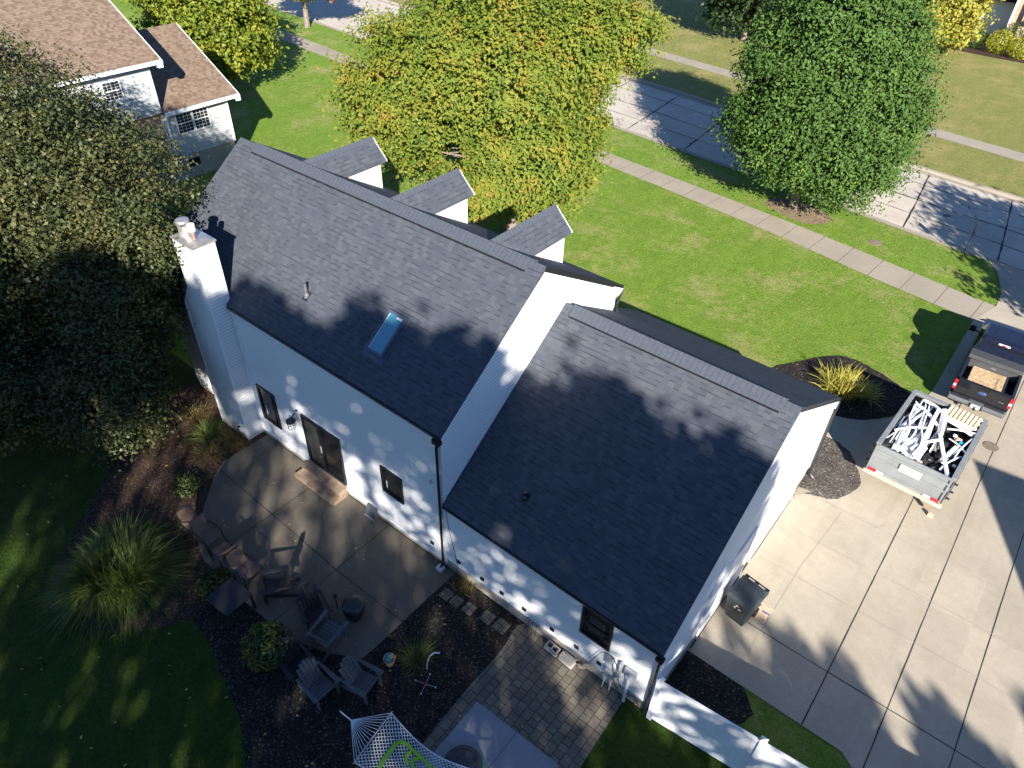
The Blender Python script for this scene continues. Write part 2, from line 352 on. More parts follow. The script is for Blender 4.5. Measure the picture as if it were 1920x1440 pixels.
# woven wicker gets bump
# ------------------------------------------------------------------ mesh builder
class MB:
    def __init__(s): s.v = []; s.f = []
    def add(s, vs, fs):
        o = len(s.v); s.v += [tuple(p) for p in vs]; s.f += [tuple(i + o for i in f) for f in fs]; return s
    def poly(s, pts): return s.add(pts, [tuple(range(len(pts)))])
    def box(s, x0, x1, y0, y1, z0, z1):
        return s.add([(x0, y0, z0), (x1, y0, z0), (x1, y1, z0), (x0, y1, z0), (x0, y0, z1), (x1, y0, z1), (x1, y1, z1), (x0, y1, z1)],
                     [(3, 2, 1, 0), (4, 5, 6, 7), (0, 1, 5, 4), (1, 2, 6, 5), (2, 3, 7, 6), (3, 0, 4, 7)])
    def hexa(s, b, t):   # bottom 4 points, top 4 points
        return s.add(list(b) + list(t), [(3, 2, 1, 0), (4, 5, 6, 7), (0, 1, 5, 4), (1, 2, 6, 5), (2, 3, 7, 6), (3, 0, 4, 7)])
    def beam(s, p0, p1, w, h, up=(0, 0, 1)):   # bar with rectangular section
        a, b = Vector(p0), Vector(p1); d = (b - a).normalized(); u = Vector(up)
        sd = d.cross(u)
        if sd.length < 1e-4: sd = d.cross(Vector((1, 0, 0)))
        sd.normalize(); u = sd.cross(d).normalized()
        c = [(-w / 2, -h / 2), (w / 2, -h / 2), (w / 2, h / 2), (-w / 2, h / 2)]
        return s.hexa([a + sd * x + u * y for x, y in c][::-1], [b + sd * x + u * y for x, y in c][::-1])
    def prism(s, pts, z0, z1):
        n = len(pts)
        vs = [(x, y, z0) for x, y in pts] + [(x, y, z1) for x, y in pts]
        return s.add(vs, [tuple(range(n))[::-1], tuple(range(n, 2 * n))] + [(i, (i + 1) % n, n + (i + 1) % n, n + i) for i in range(n)])
    def tube(s, pts, r, n=8, cap=True):
        pts = [Vector(p) for p in pts]; k = len(pts)
        rr = r if isinstance(r, (list, tuple)) else [r] * k
        vs = []; prev = None
        for i, p in enumerate(pts):
            d = (pts[min(i + 1, k - 1)] - pts[max(i - 1, 0)]).normalized()
            if prev is None:
                a = d.cross(Vector((0, 0, 1)))
                if a.length < 1e-3: a = d.cross(Vector((1, 0, 0)))
            else: a = prev - d * prev.dot(d)
            a.normalize(); prev = a; b = d.cross(a)
            vs += [p + (a * math.cos(2 * math.pi * j / n) + b * math.sin(2 * math.pi * j / n)) * rr[i] for j in range(n)]
        fs = [(i * n + j, i * n + (j + 1) % n, (i + 1) * n + (j + 1) % n, (i + 1) * n + j) for i in range(k - 1) for j in range(n)]
        if cap: fs += [tuple(range(n))[::-1], tuple(range((k - 1) * n, k * n))]
        return s.add(vs, fs)
    def lathe(s, prof, c=(0, 0, 0), n=20):
        vs = [(c[0] + r * math.cos(2 * math.pi * j / n), c[1] + r * math.sin(2 * math.pi * j / n), c[2] + z) for r, z in prof for j in range(n)]
        k = len(prof)
        fs = [(i * n + j, i * n + (j + 1) % n, (i + 1) * n + (j + 1) % n, (i + 1) * n + j) for i in range(k - 1) for j in range(n)]
        fs += [tuple(range(n))[::-1], tuple(range((k - 1) * n, k * n))]
        return s.add(vs, fs)
    def move(s, off=(0, 0, 0), rot=0):
        c, sn = math.cos(rot), math.sin(rot)
        s.v = [(x * c - y * sn + off[0], x * sn + y * c + off[1], z + off[2]) for x, y, z in s.v]; return s
    def build(s, name, mat, parent=None, smooth=False, bevel=0.0, origin=(0, 0, 0)):
        vs = [(x - origin[0], y - origin[1], z - origin[2]) for x, y, z in s.v]
        me = bpy.data.meshes.new(name); me.from_pydata(vs, [], s.f); me.update()
        uvl = me.uv_layers.new(name='UVMap').data
        for p in me.polygons:
            nrm = p.normal
            tx = Vector((1, 0, 0)) if abs(nrm.z) > 0.999 else Vector((-nrm.y, nrm.x, 0)).normalized()
            bx = nrm.cross(tx)
            for li in p.loop_indices:
                co = Vector(s.v[me.loops[li].vertex_index])
                uvl[li].uv = (co.dot(tx), co.dot(bx))
            p.use_smooth = smooth
        me.materials.append(M[mat])
        o = bpy.data.objects.new(name, me); COL.objects.link(o)
        if parent is not None: o.parent = parent
        if bevel:
            bv = o.modifiers.new('bevel', 'BEVEL'); bv.width = bevel; bv.segments = 2; bv.limit_method = 'ANGLE'
        return o

def fast_mesh(name, verts, nper, mat, parent=None):
    """verts: (N*nper,3) array, one polygon of nper vertices each"""
    n = len(verts) // nper
    me = bpy.data.meshes.new(name)
    me.vertices.add(len(verts)); me.vertices.foreach_set('co', np.ascontiguousarray(verts, dtype=np.float32).ravel())
    me.loops.add(n * nper); me.loops.foreach_set('vertex_index', np.arange(n * nper, dtype=np.int32))
    me.polygons.add(n)
    me.polygons.foreach_set('loop_start', np.arange(0, n * nper, nper, dtype=np.int32))
    try: me.polygons.foreach_set('loop_total', np.full(n, nper, dtype=np.int32))
    except Exception: pass
    me.update(calc_edges=True); me.validate()
    me.materials.append(M[mat])
    o = bpy.data.objects.new(name, me); COL.objects.link(o)
    if parent is not None: o.parent = parent
    return o

def tag(o, label=None, cat=None, group=None, kind=None):
    if label: o['label'] = label
    if cat: o['category'] = cat
    if group: o['group'] = group
    if kind: o['kind'] = kind
    return o
def thing(name, label, cat, loc=(0, 0, 0), rot=0, group=None):
    o = bpy.data.objects.new(name, None); COL.objects.link(o)
    o.location = loc; o.rotation_euler = (0, 0, rot); o.empty_display_size = 0.2
    return tag(o, label, cat, group)
def kids(o): return [c for c in bpy.data.objects if c.parent == o]
def dup(root, loc, rot, label=None, group=None):
    r = root.copy(); COL.objects.link(r); r.location = loc; r.rotation_euler = (0, 0, rot)
    if label: r['label'] = label
    if group: r['group'] = group
    for ch in kids(root):
        c = ch.copy(); COL.objects.link(c); c.parent = r
        for g in kids(ch):
            d = g.copy(); COL.objects.link(d); d.parent = c
    return r
def sheet(name, pts, z, mat, kind='structure'):
    o = MB().poly([(x, y, z) for x, y in pts]).build(name, mat)
    return tag(o, kind=kind)
def smooth_poly(pts, n=4):   # closed Catmull-Rom
    out = []; k = len(pts)
    for i in range(k):
        p0, p1, p2, p3 = (Vector((*pts[(i + j - 1) % k], 0)) for j in range(4))
        for a in range(n):
            t = a / n
            q = 0.5 * ((2 * p1) + (p2 - p0) * t + (2 * p0 - 5 * p1 + 4 * p2 - p3) * t * t + (3 * p1 - p0 - 3 * p2 + p3) * t ** 3)
            out.append((q.x, q.y))
    return out
def ragged(pts, step=.12, amp=.035):
    out = []; k = len(pts); rr = random.Random(len(pts))
    for i in range(k):
        (x0, y0), (x1, y1) = pts[i], pts[(i + 1) % k]; n = max(1, int(math.hypot(x1 - x0, y1 - y0) / step))
        for a in range(n): t = a / n; out.append((x0 + (x1 - x0) * t + rr.uniform(-amp, amp), y0 + (y1 - y0) * t + rr.uniform(-amp, amp)))
    return out
# ------------------------------------------------------------------ ground, street, pavements
US = [-300, -150, -80, -50, -34, -18, -9, -1, 4, 10, 20, 40, 80, 150, 300]
def line(pts): return [float(np.interp(u, [p[0] for p in pts], [p[1] for p in pts])) for u in US]
NEAR_KERB = line([(-300, 66), (-150, 50), (-50, 38.6), (-18, 35.1), (-1, 33.1), (10, 31.65), (40, 27.5), (150, 12), (300, -9)])
FAR_KERB = line([(-300, 82), (-150, 63), (-50, 50), (-21.5, 45.8), (-13.75, 44.4), (1.9, 42.3), (8.3, 41.4), (40, 36.7), (150, 20), (300, -1)])
def offs(l, d): return [a + d for a in l]
g = MB()
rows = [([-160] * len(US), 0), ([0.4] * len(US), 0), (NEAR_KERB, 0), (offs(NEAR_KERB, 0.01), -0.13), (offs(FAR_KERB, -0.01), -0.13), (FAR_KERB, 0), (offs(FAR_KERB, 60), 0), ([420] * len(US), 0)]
idx = []
for vs, z in rows:
    idx.append(range(len(g.v), len(g.v) + len(US))); g.v += [(u, v, z) for u, v in zip(US, vs)]
gm = []
for r in range(len(rows) - 1):
    for i in range(len(US) - 1):
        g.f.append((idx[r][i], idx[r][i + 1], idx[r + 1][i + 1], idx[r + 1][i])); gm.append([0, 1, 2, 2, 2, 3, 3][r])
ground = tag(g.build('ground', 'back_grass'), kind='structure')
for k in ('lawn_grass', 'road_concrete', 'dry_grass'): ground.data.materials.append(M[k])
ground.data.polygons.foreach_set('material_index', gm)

def strip(name, la, lb, z, mat, us=US):
    b = MB()
    pts = [(u, a, z) for u, a in zip(us, la)]; q = [(u, a, z) for u, a in zip(us, lb)]
    for i in range(len(us) - 1): b.add([pts[i], pts[i + 1], q[i + 1], q[i]], [(0, 1, 2, 3)])
    return tag(b.build(name, mat), kind='structure')
WALK_H = [(-300, 60), (-90, 37.0), (-48.6, 32.4), (-41.3, 31.5), (-14.3, 28.95), (-1.3, 27.05), (6.1, 25.55), (9.1, 25.1), (30, 21.9), (150, 4), (300, -19)]
WALK_S = [(-300, 61.7), (-90, 38.8), (-50.2, 34.4), (-42.1, 33.2), (-14.8, 30.6), (-0.4, 28.85), (8.3, 27.35), (9.8, 27.1), (30, 23.7), (150, 5.8), (300, -17)]
strip('sidewalk', line(WALK_H), line(WALK_S), 0.012, 'walk_concrete')
FW = [(-300, 88), (-150, 70), (-50, 56.6), (-22.4, 52.6), (-14.6, 51.3), (1.85, 48.8), (7.2, 47.9), (40, 43), (150, 26), (300, 5)]
strip('far_sidewalk', line(FW), offs(line(FW), 1.7), 0.012, 'walk_concrete')
# kerbs: a real step with a rounded-off lip
for nm, l, s in (('kerb', NEAR_KERB, 1), ('far_kerb', FAR_KERB, -1)):
    b = MB()
    for i in range(len(US) - 1):
        a0, a1, u0, u1 = l[i], l[i + 1], US[i], US[i + 1]
        sec = [(-0.22, 0.016), (0.0, 0.014), (0.06, -0.02), (0.10, -0.126), (0.5, -0.122)]
        for (d0, z0), (d1, z1) in zip(sec, sec[1:]):
            q = [(u0, a0 + s * d0, z0), (u1, a1 + s * d0, z0), (u1, a1 + s * d1, z1), (u0, a0 + s * d1, z1)]
            b.poly(q if s > 0 else q[::-1])
    tag(b.build(nm, 'walk_concrete'), kind='structure')

def joint(mb, pts, w, z, jit=0.25):
    """a sealed or sawn joint as a thin wobbling strip lying z above the slab"""
    for (x0, y0), (x1, y1) in zip(pts, pts[1:]):
        L = math.hypot(x1 - x0, y1 - y0); k = max(1, int(L / 0.6)); nx, ny = -(y1 - y0) / L, (x1 - x0) / L
        prev = None
        for i in range(k + 1):
            t = i / k; ww = w * (1 + random.uniform(-jit, jit)) / 2; o = random.uniform(-jit, jit) * w * 0.4
            cx, cy = x0 + (x1 - x0) * t + nx * o, y0 + (y1 - y0) * t + ny * o
            cur = ((cx + nx * ww, cy + ny * ww, z), (cx - nx * ww, cy - ny * ww, z))
            if prev: mb.add([prev[1], cur[1], cur[0], prev[0]], [(0, 1, 2, 3)])
            prev = cur
nk = lambda u: float(np.interp(u, US, NEAR_KERB)); fk = lambda u: float(np.interp(u, US, FAR_KERB))
b = MB()
for k in range(-9, 4):
    u = 8.75 + 4.9 * k
    joint(b, [(u, nk(u) + 0.1), (u - 0.45, (nk(u) + fk(u)) / 2), (u - 0.95, fk(u) - 0.1)], 0.085, -0.124, 0.5)
for fr in (0.27, 0.5, 0.76):
    joint(b, [(u, nk(u) * (1 - fr) + fk(u) * fr + random.uniform(-.05, .05)) for u in range(-40, 32, 4)], 0.05 if fr != 0.5 else 0.07, -0.120, 0.6)
# wandering cracks
for (u, v) in ((-15, 38.5), (-9.5, 37.0), (-17.5, 36.6), (5.2, 38.6), (-5, 39.5)):
    p = [(u, v)]
    for i in range(7): p.append((p[-1][0] + random.uniform(-0.1, 0.45), p[-1][1] + random.uniform(-0.5, 0.25)))
    joint(b, p, 0.03, -0.116, 0.6)
tag(b.build('road_joint', 'joint_tar'), kind='structure')
b = MB()
wh = lambda u: float(np.interp(u, [p[0] for p in WALK_H], [p[1] for p in WALK_H])); ws = lambda u: float(np.interp(u, [p[0] for p in WALK_S], [p[1] for p in WALK_S]))
u = 8.9
while u > -55:
    joint(b, [(u, wh(u)), (u + 0.15, ws(u))], 0.03, 0.016); u -= 1.62
tag(b.build('sidewalk_joint', 'joint_dirt'), kind='structure')

# driveway with apron, front walk, patios
DRIVE = [(6.80, 2.22), (11.05, 2.25), (11.40, 2.02), (11.55, 1.5), (11.6, -9), (17.2, -9), (17.2, 24.2), (17.2, 26.0), (18.4, 30.55), (8.2, 31.9), (9.0, 30.6), (9.55, 28.6), (9.6, 27.2), (9.05, 25.2), (9.0, 19.2), (8.98, 18.5), (8.88, 17.7), (8.72, 17.0), (8.5, 16.4), (8.2, 15.8), (7.85, 15.35), (7.4, 14.9), (6.9, 14.6), (6.3, 14.42), (1.0, 14.4), (1.0, 12.95), (6.5, 12.9), (7.0, 13.0), (7.37, 12.92), (7.8, 12.6), (8.10, 12.15), (8.3, 11.75), (8.38, 11.39), (8.28, 10.95), (8.03, 10.49), (7.75, 10.2), (7.46, 10.07), (7.0, 10.03), (6.80, 10.02)]
sheet('driveway', DRIVE, 0.020, 'driveway_concrete')
b = MB()
joint(b, [(10.05, 2.26), (10.05, 12.0), (10.08, 22), (10.2, 25.0)], 0.030, 0.025, 0.3)
joint(b, [(11.60, 1.6), (11.60, 13.8), (11.75, 25)], 0.026, 0.025, 0.3)
joint(b, [(13.20, -6), (13.22, 11.2), (13.3, 24)], 0.026, 0.025, 0.3)
joint(b, [(6.87, 4.07), (8.15, 4.07), (13.2, 4.08), (17, 4.08)], 0.022, 0.029, 0.4)
joint(b, [(6.88, 2.3), (6.88, 10.0)], 0.035, 0.029, 0.3)
tag(b.build('driveway_joint', 'joint_tar'), kind='structure')
b = MB()
joint(b, [(8.15, 2.3), (8.18, 6.9), (8.40, 9.82)], 0.018, 0.025)
for v in (6.45, 8.15, 9.95, 12.0, 14.3): joint(b, [(6.9 if v < 10 else 8.4 if v < 13 else 9.0, v), (10.05, v + .02), (13.2, v + .05), (17, v)], 0.014, 0.029)
joint(b, [(6.9, 9.95), (7.4, 10.3), (8.3, 9.8)], 0.014, 0.033)
joint(b, [(6.6, 12.92), (6.5, 14.4)], 0.02, 0.025); joint(b, [(4.5, 12.95), (4.5, 14.4)], 0.02, 0.025)
joint(b, [(8.6, 16.9), (13, 17.0)], 0.02, 0.029); joint(b, [(9.1, 21), (13, 21)], 0.02, 0.029); joint(b, [(9.2, 25.2), (17, 24.4)], 0.02, 0.029); joint(b, [(9.6, 27.1), (17, 26)], 0.02, 0.029)
tag(b.build('driveway_saw_cut', 'faint_joint'), kind='structure')
sheet('brick_edging_slab', [(6.86, 10.02), (7.3, 10.1), (7.0, 9.7), (6.86, 9.6)], 0.037, 'walk_concrete')

PATIO = [(-8.80, -0.02), (-8.85, -1.77), (-8.45, -2.4), (-8.12, -2.75), (-7.41, -3.49), (-6.6, -4.2), (-5.8, -4.5), (-4.0, -4.6), (-2.32, -4.5), (-1.48, -4.42), (-0.6, -4.1), (0.27, -3.60), (0.30, -2.86), (0.30, -1.38), (0.34, -0.02)]
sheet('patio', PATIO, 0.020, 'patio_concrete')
b = MB()
joint(b, [(-8.6, -2.08), (-5.8, -2.13), (-2.5, -2.20), (0.3, -2.15)], 0.028, 0.025)
joint(b, [(-5.62, -0.5), (-5.68, -4.4)], 0.024, 0.029); joint(b, [(-2.48, -0.05), (-2.45, -4.45)], 0.024, 0.029)
tag(b.build('patio_joint', 'patio_groove'), kind='structure')
PAVE = [(2.80, -0.20), (2.92, -0.76), (2.98, -1.3), (2.96, -2.32), (3.00, -3.0), (3.05, -4.2), (3.1, -6.5), (6.6, -6.5), (6.45, -4.2), (6.34, -2.2), (6.25, 0.01), (4.9, 0.012), (2.95, 0.012)]
sheet('paver_patio', PAVE, 0.020, 'paver_stone')
sheet('concrete_pad', [(3.40, -2.53), (5.93, -2.44), (6.1, -6.4), (3.46, -6.4)], 0.048, 'slab_concrete')
b = MB(); joint(b, [(3.45, -3.76), (3.75, -3.76), (6.0, -3.7)], 0.014, 0.053); joint(b, [(4.66, -2.47), (4.70, -6)], 0.014, 0.057)
tag(b.build('pad_joint', 'joint_dirt'), kind='structure')

# planting beds
bed = lambda n, pts, mt, z=0.008: sheet(n, ragged(smooth_poly(pts)), z, mt)
bed('mulch_bed', [(3.2, 14.9), (3.6, 16.0), (4.2, 16.9), (4.7, 17.7), (5.6, 18.5), (7.0, 18.35), (8.2, 17.8), (8.75, 17.5), (8.39, 16.46), (7.77, 15.3), (6.6, 14.5), (4.5, 14.35), (2.5, 14.3)], 'black_mulch', 0.028)
bed('mulch_bed', [(6.5, 12.95), (7.42, 13.0), (8.16, 12.2), (8.45, 11.39), (8.1, 10.4), (7.48, 9.98), (6.80, 9.95), (6.75, 11.5)], 'grey_mulch', 0.030)
sheet('mulch_bed', ragged([(6.86, 2.245), (8.5, 2.245), (9.0, 1.75), (8.85, 1.25), (8.1, 0.62), (7.4, 0.30), (6.86, 0.08)], amp=.03), 0.008, 'black_mulch')
sheet('mulch_bed', ragged([(0.28, 0.01), (2.9, 0.01), (2.97, -1.2), (2.97, -2.3), (3.05, -4.2), (3.0, -5.6), (2.4, -7.2), (0.6, -7.4), (-0.9, -6.6), (-2.4, -6.2), (-3.4, -5.9), (-4.4, -5.8), (-4.4, -4.4), (-2.3, -4.2), (0.0, -3.5)]), 0.008, 'black_mulch')
sheet('mulch_bed', ragged(smooth_poly([(-8.7, -0.2), (-8.8, -1.8), (-7.4, -3.4), (-5.8, -4.3), (-4.2, -4.4), (-4.3, -5.9), (-5.5, -7.4), (-7.2, -8.1), (-8.8, -7.4), (-10.6, -5.4), (-12.2, -3.4), (-13.2, -1.2), (-13.3, 0.2), (-10.8, 0.2)])), 0.006, 'brown_mulch')
bed('leaf_litter_patch', [(-3.2, 31.3), (-1.6, 31.9), (0.1, 31.4), (0.5, 30.3), (-0.5, 29.4), (-1.9, 29.6), (-3.1, 30.2)], 'leaf_litter', 0.004)
bed('far_mulch_bed', [(-8, 77.0), (-5, 75.6), (-1, 74.9), (2.5, 74.8), (8, 74.5), (9, 78), (3, 80.5), (-3, 80.5)], 'brown_mulch', 0.006)
b = MB()
for (u0, v0, w) in ((0.62, -0.72, .34), (1.02, -0.70, .34), (1.44, -0.65, .34), (2.02, -0.52, .36), (2.50, -0.47, .40)):
    for i in (0, 1):
        for j in (0, 1):
            b.box(u0 - w / 2 + i * w / 2 + .008, u0 - w / 2 + (i + 1) * w / 2 - .008, v0 - w / 2 + j * w / 2 + .008, v0 - w / 2 + (j + 1) * w / 2 - .008, 0, 0.035)
tag(b.build('stepping_stone_path', 'paver_stone'), kind='structure')

# ------------------------------------------------------------------ the white house
L, H1, VR, HB, VF, HF, EO = 13.08, 8.53, 4.055, 5.485, 8.322, 6.003, 0.07
LG, GH, GVR, GB, GVF, GF = 6.847, 6.843, 5.217, 2.92, 10.982, 3.41
SB = (H1 - HB) / (VR + EO); SF = (H1 - HF) / (VF - VR); GSB = (GH - GB) / (GVR + EO); GSF = (GH - GF) / (GVF - GVR)
house = thing('house', 'white clapboard house with dark slate roof, three dormers and attached garage', 'house')
T = 0.13
def hull(u0, u1, vf, vr, h, sb, sf, z0):
    top = lambda v: (h - sb * (vr - v) if v < vr else h - sf * (v - vr)) - T - 0.01
    sec = [(0, z0), (vf, z0), (vf, top(vf)), (vr, top(vr)), (0, top(0))]
    n = len(sec)
    return MB().add([(u0, v, z) for v, z in sec] + [(u1, v, z) for v, z in sec],
        [tuple(range(n)), tuple(range(n, 2 * n))[::-1]] + [(i, n + i, n + (i + 1) % n, (i + 1) % n) for i in range(n)])
wall = hull(-L, 0, 8.0, VR, H1, SB, SF, 0.22)
wall.f = [tuple(reversed(f)) for f in wall.f]
wall.build('wall', 'white_siding', house)
w2 = hull(0.0, LG, 10.7, GVR, GH, GSB, GSF, 0.48)
w2.f = [tuple(reversed(f)) for f in w2.f]
gw = w2.build('garage_wall', 'white_siding', house)
MB().box(-0.35, -0.001, 8.001, 10.7, 0.3, 3.2).build('garage_wall', 'white_siding', house)
MB().box(-L + .02, -0.02, 0.02, 7.98, 0, 0.22).box(-0.02, LG - .02, 0.02, 10.68, 0, 0.48).build('foundation', 'foundation_block', house)
def slab(u0, u1, v0, z0, v1, z1, th=T):
    b = MB()
    return b.hexa([(u0, v0, z0 - th), (u1, v0, z0 - th), (u1, v1, z1 - th), (u0, v1, z1 - th)], [(u0, v0, z0), (u1, v0, z0), (u1, v1, z1), (u0, v1, z1)])
roof = slab(-L - .08, 0.05, -EO, HB, VR, H1).build('roof', 'slate_shingle', house)
slab(-L - .08, 0.05, VR, H1, VF, HF).build('roof', 'slate_shingle', house)
groof = slab(0.003, LG + 0.05, -EO, GB, GVR, GH).build('garage_roof', 'slate_shingle', house)
slab(0.003, LG + 0.05, GVR, GH, GVF, GF).build('garage_roof', 'slate_shingle', house)
slab(-0.57, 0.001, 8.003, GH - GSF * (8.003 - GVR), GVF, GF).build('garage_roof', 'slate_shingle', house)
# dark drip edge along the front rakes and front gutters
MB().beam((0.062, VR, H1 - .07), (0.062, VF, HF - .07), 0.02, 0.15).build('rake_edge', 'black_trim', house)
MB().beam((LG + .062, GVR, GH - .07), (LG + .062, GVF, GF - .07), 0.02, 0.10).build('rake_edge', 'black_trim', house)
def ridge(parent, u0, u1, vr, h, sb, sf, e0, e1):
    lift, w = 0.055, 0.27
    b = MB()
    for s, sl in ((-1, sb), (1, sf)):
        v1 = vr + s * w
        b.hexa([(u0, vr, h + .002), (u1, vr, h + .002), (u1, v1, h - sl * w + .002), (u0, v1, h - sl * w + .002)][::s],
               [(u0, vr, h + lift + .02), (u1, vr, h + lift + .02), (u1, v1, h - sl * w + lift), (u0, v1, h - sl * w + lift)][::s])
    b.build('ridge_vent', 'ridge_cap_shingle', parent)
    for s, sl in ((-1, sb), (1, sf)): MB().beam((u0 + .02, vr + s * (w + .012), h - sl * (w + .012) + .022), (u1 - .02, vr + s * (w + .012), h - sl * (w + .012) + .022), 0.022, 0.04).build('vent_slot', 'black_trim', parent)
    for a, bb in ((e0, u0), (u1, e1)):
        c = MB()
        for s, sl in ((-1, sb), (1, sf)):
            v1 = vr + s * 0.16
            c.hexa([(a, vr, h + .001), (bb, vr, h + .001), (bb, v1, h - sl * .16 + .001), (a, v1, h - sl * .16 + .001)][::s], [(a, vr, h + .016), (bb, vr, h + .016), (bb, v1, h - sl * .16 + .012), (a, v1, h - sl * .16 + .012)][::s])
        c.build('ridge_cap', 'ridge_cap_shingle', parent)
ridge(roof, -12.25, -0.40, VR, H1, SB, SF, -L - .08, 0.05)
ridge(groof, 0.30, 6.50, GVR, GH, GSB, GSF, 0.004, LG + .05)
# dormers: three alike
def dormer(u):
    w, v1, ze, zr = 0.56, 7.35, 7.62, 8.30
    wl = MB()
    sec = [(-w, 6.0), (w, 6.0), (w, ze - .06), (0, zr - .14), (-w, ze - .06)]
    vs = [(u + x, 4.6, z) for x, z in sec] + [(u + x, v1, z) for x, z in sec]
    wl.add(vs, [(4, 3, 2, 1, 0)[::-1], (5, 6, 7, 8, 9)[::-1]] + [(i, (i + 1) % 5, 5 + (i + 1) % 5, 5 + i) for i in range(5)])
    d = wl.build('dormer', 'white_siding', house)
    hw, v0, v2 = 0.66, 4.35, 7.55
    for s in (-1, 1):
        r = MB().hexa([(u, v0, zr - .09), (u, v2, zr - .09), (u + s * hw, v2, ze - .07), (u + s * hw, v0, ze - .07)][::-s], [(u, v0, zr), (u, v2, zr), (u + s * hw, v2, ze + .02), (u + s * hw, v0, ze + .02)][::-s])
        r.build('dormer_roof', 'slate_shingle', d)
    c = MB()
    k = 20; ln = (v2 - v0) / k
    for i in range(k):
        a, e = v0 + i * ln, v0 + (i + 1) * ln - .004
        for s in (-1, 1):
            c.hexa([(u, a, zr + .001), (u, e, zr + .001), (u + s * .13, e, zr - .128), (u + s * .13, a, zr - .128)][::-s], [(u, a, zr + .018), (u, e, zr + .030), (u + s * .13, e, zr - .10), (u + s * .13, a, zr - .112)][::-s])
    c.build('ridge_cap', 'ridge_cap_shingle', d)
    f = MB().box(u - .36, u + .36, v1 + .001, v1 + .04, 6.85, 7.65); fo = f.build('dormer_window', 'black_trim', d)
    MB().box(u - .31, u + .31, v1 + .04, v1 + .046, 6.9, 7.6).build('pane', 'window_glass', fo)
    tr = MB()
    for s in (-1, 1): tr.beam((u, v2 + .012, zr - .06), (u + s * hw, v2 + .012, ze - .05), 0.02, 0.12)
    tr.build('rake_board', 'white_trim', d)
for u in (-2.2, -6.2, -10.4): dormer(u)
# chimney: square siding-clad shaft outside the back wall
C0, C1, CU, ZC = -10.65, -9.06, -10.16, 7.60
cb_ = MB(); sec = [(C0, 0), (C1, 0), (C1, ZC), (CU, ZC), (CU, 5.9), (C0, 5.2)]; n = len(sec)
cb_.add([(u, -.60, z) for u, z in sec] + [(u, .10, z) for u, z in sec], [tuple(range(n)), tuple(range(n, 2 * n))[::-1]] + [(i, n + i, n + (i + 1) % n, (i + 1) % n) for i in range(n)])
cb_.v = [tuple(v) for v in cb_.v]
ch = cb_.build('chimney', 'white_siding', house)
MB().box(C1 - .045, C1 + .012, -.612, -.55, 0.0, 7.58).build('corner_board', 'white_trim', ch)
MB().box(C0 - .012, C0 + .045, -.612, -.55, 0.0, 5.2).build('corner_board', 'white_trim', ch)
c0, c1, v0, v1 = CU - .04, C1 + .04, -.64, .14
MB().box(c0, c1, v0, v1, 7.60, 7.66).add([(c0, v0, 7.661), (c1, v0, 7.661), (c1, v1, 7.661), (c0, v1, 7.661), (c0 + .35, -.25, 7.73), (c1 - .35, -.25, 7.73)],
    [(0, 1, 5, 4), (1, 2, 5), (2, 3, 4, 5), (3, 0, 4)]).build('chimney_cap', 'cap_metal', ch)
MB().lathe([(0.06, 0), (0.06, 0.36)], (-9.42, -.30, 7.70), 16).build('flue_pipe', 'rust_metal', ch)
MB().lathe([(0.05, 0.26), (0.115, 0.27), (0.115, 0.46), (0.10, 0.475), (0.02, 0.48)], (-9.42, -.30, 7.70), 24).build('flue_cap', 'dull_white_metal', ch)
MB().lathe([(0.18, 0), (0.18, 0.15), (0.15, 0.15), (0.15, 0.30)], (-9.90, -.28, 7.68), 24).build('flue_pipe', 'cap_metal', ch)
b = MB().lathe([(0.17, 0.40), (0.21, 0.41), (0.19, 0.47), (0.02, 0.49)], (-9.90, -.28, 7.68), 24)
for i in range(6):
    a = i * math.pi / 3; b.beam((-9.90 + .165 * math.cos(a), -.28 + .165 * math.sin(a), 7.8), (-9.90 + .165 * math.cos(a), -.28 + .165 * math.sin(a), 8.1), .02, .02)
b.build('flue_cap', 'cap_metal', ch)
MB().lathe([(0.06, 0), (0.06, 0.03)], (0, 0, 0), 10).build('cleanout', 'black_trim', ch).location = (-9.45, -0.62, 0.45)
# trim boards, gutters and downspouts
for q in ((-8.985, -8.90, -0.03, -0.001, 0.22, 5.30),
    (-0.09, 0.015, -0.025, -0.001, 0.22, 5.30),
    (0.001, 0.02, -0.025, 0.07, 3.0, 5.3),
    (LG - .09, LG + .02, -0.025, -0.001, 0.48, 2.76),
    (LG + .001, LG + .02, -0.001, 0.09, 0.48, 2.78),
    (0.001, 0.02, 7.92, 8.02, 5.3, 6.0),
    (LG + .001, LG + .02, 10.6, 10.72, 0.48, 3.3),
    (-9.0, 0.0, -0.022, -0.001, 0.20, 0.28),
    (0, LG, -0.022, -0.001, 0.46, 0.53)):
    MB().box(*q).build('trim_board', 'white_trim', house)
MB().beam((0.06, VF - .6, HF - .20 + .6 * SF), (0.06, VF + .01, HF - .20), 0.03, 0.14).build('rake_return', 'white_trim', house)
MB().box(-L, 0.05, VF - .3, VF, HF - .30, HF - .15).build('soffit', 'white_trim', house)
MB().box(-0.5, LG + .05, GVF - .27, GVF, GF - .30, GF - .15).build('soffit', 'white_trim', house)
def gutter(u0, u1, v, z, s):
    b = MB().hexa([(u0, v, z - .10), (u1, v, z - .10), (u1, v + s * .08, z - .10), (u0, v + s * .08, z - .10)][::s], [(u0, v, z), (u1, v, z), (u1, v + s * .12, z), (u0, v + s * .12, z)][::s])
    go = b.build('gutter', 'black_metal', house)
    k = int((u1 - u0) / 1.15)
    for i in range(k + 1):
        u = u0 + .25 + i * 1.15
        if u < u1 and s < 0: MB().box(u - .022, u + .022, v + s * .02 - .022, v + s * .02 + .022, z + .001, z + .02).build('gutter_bracket', 'chrome', go)
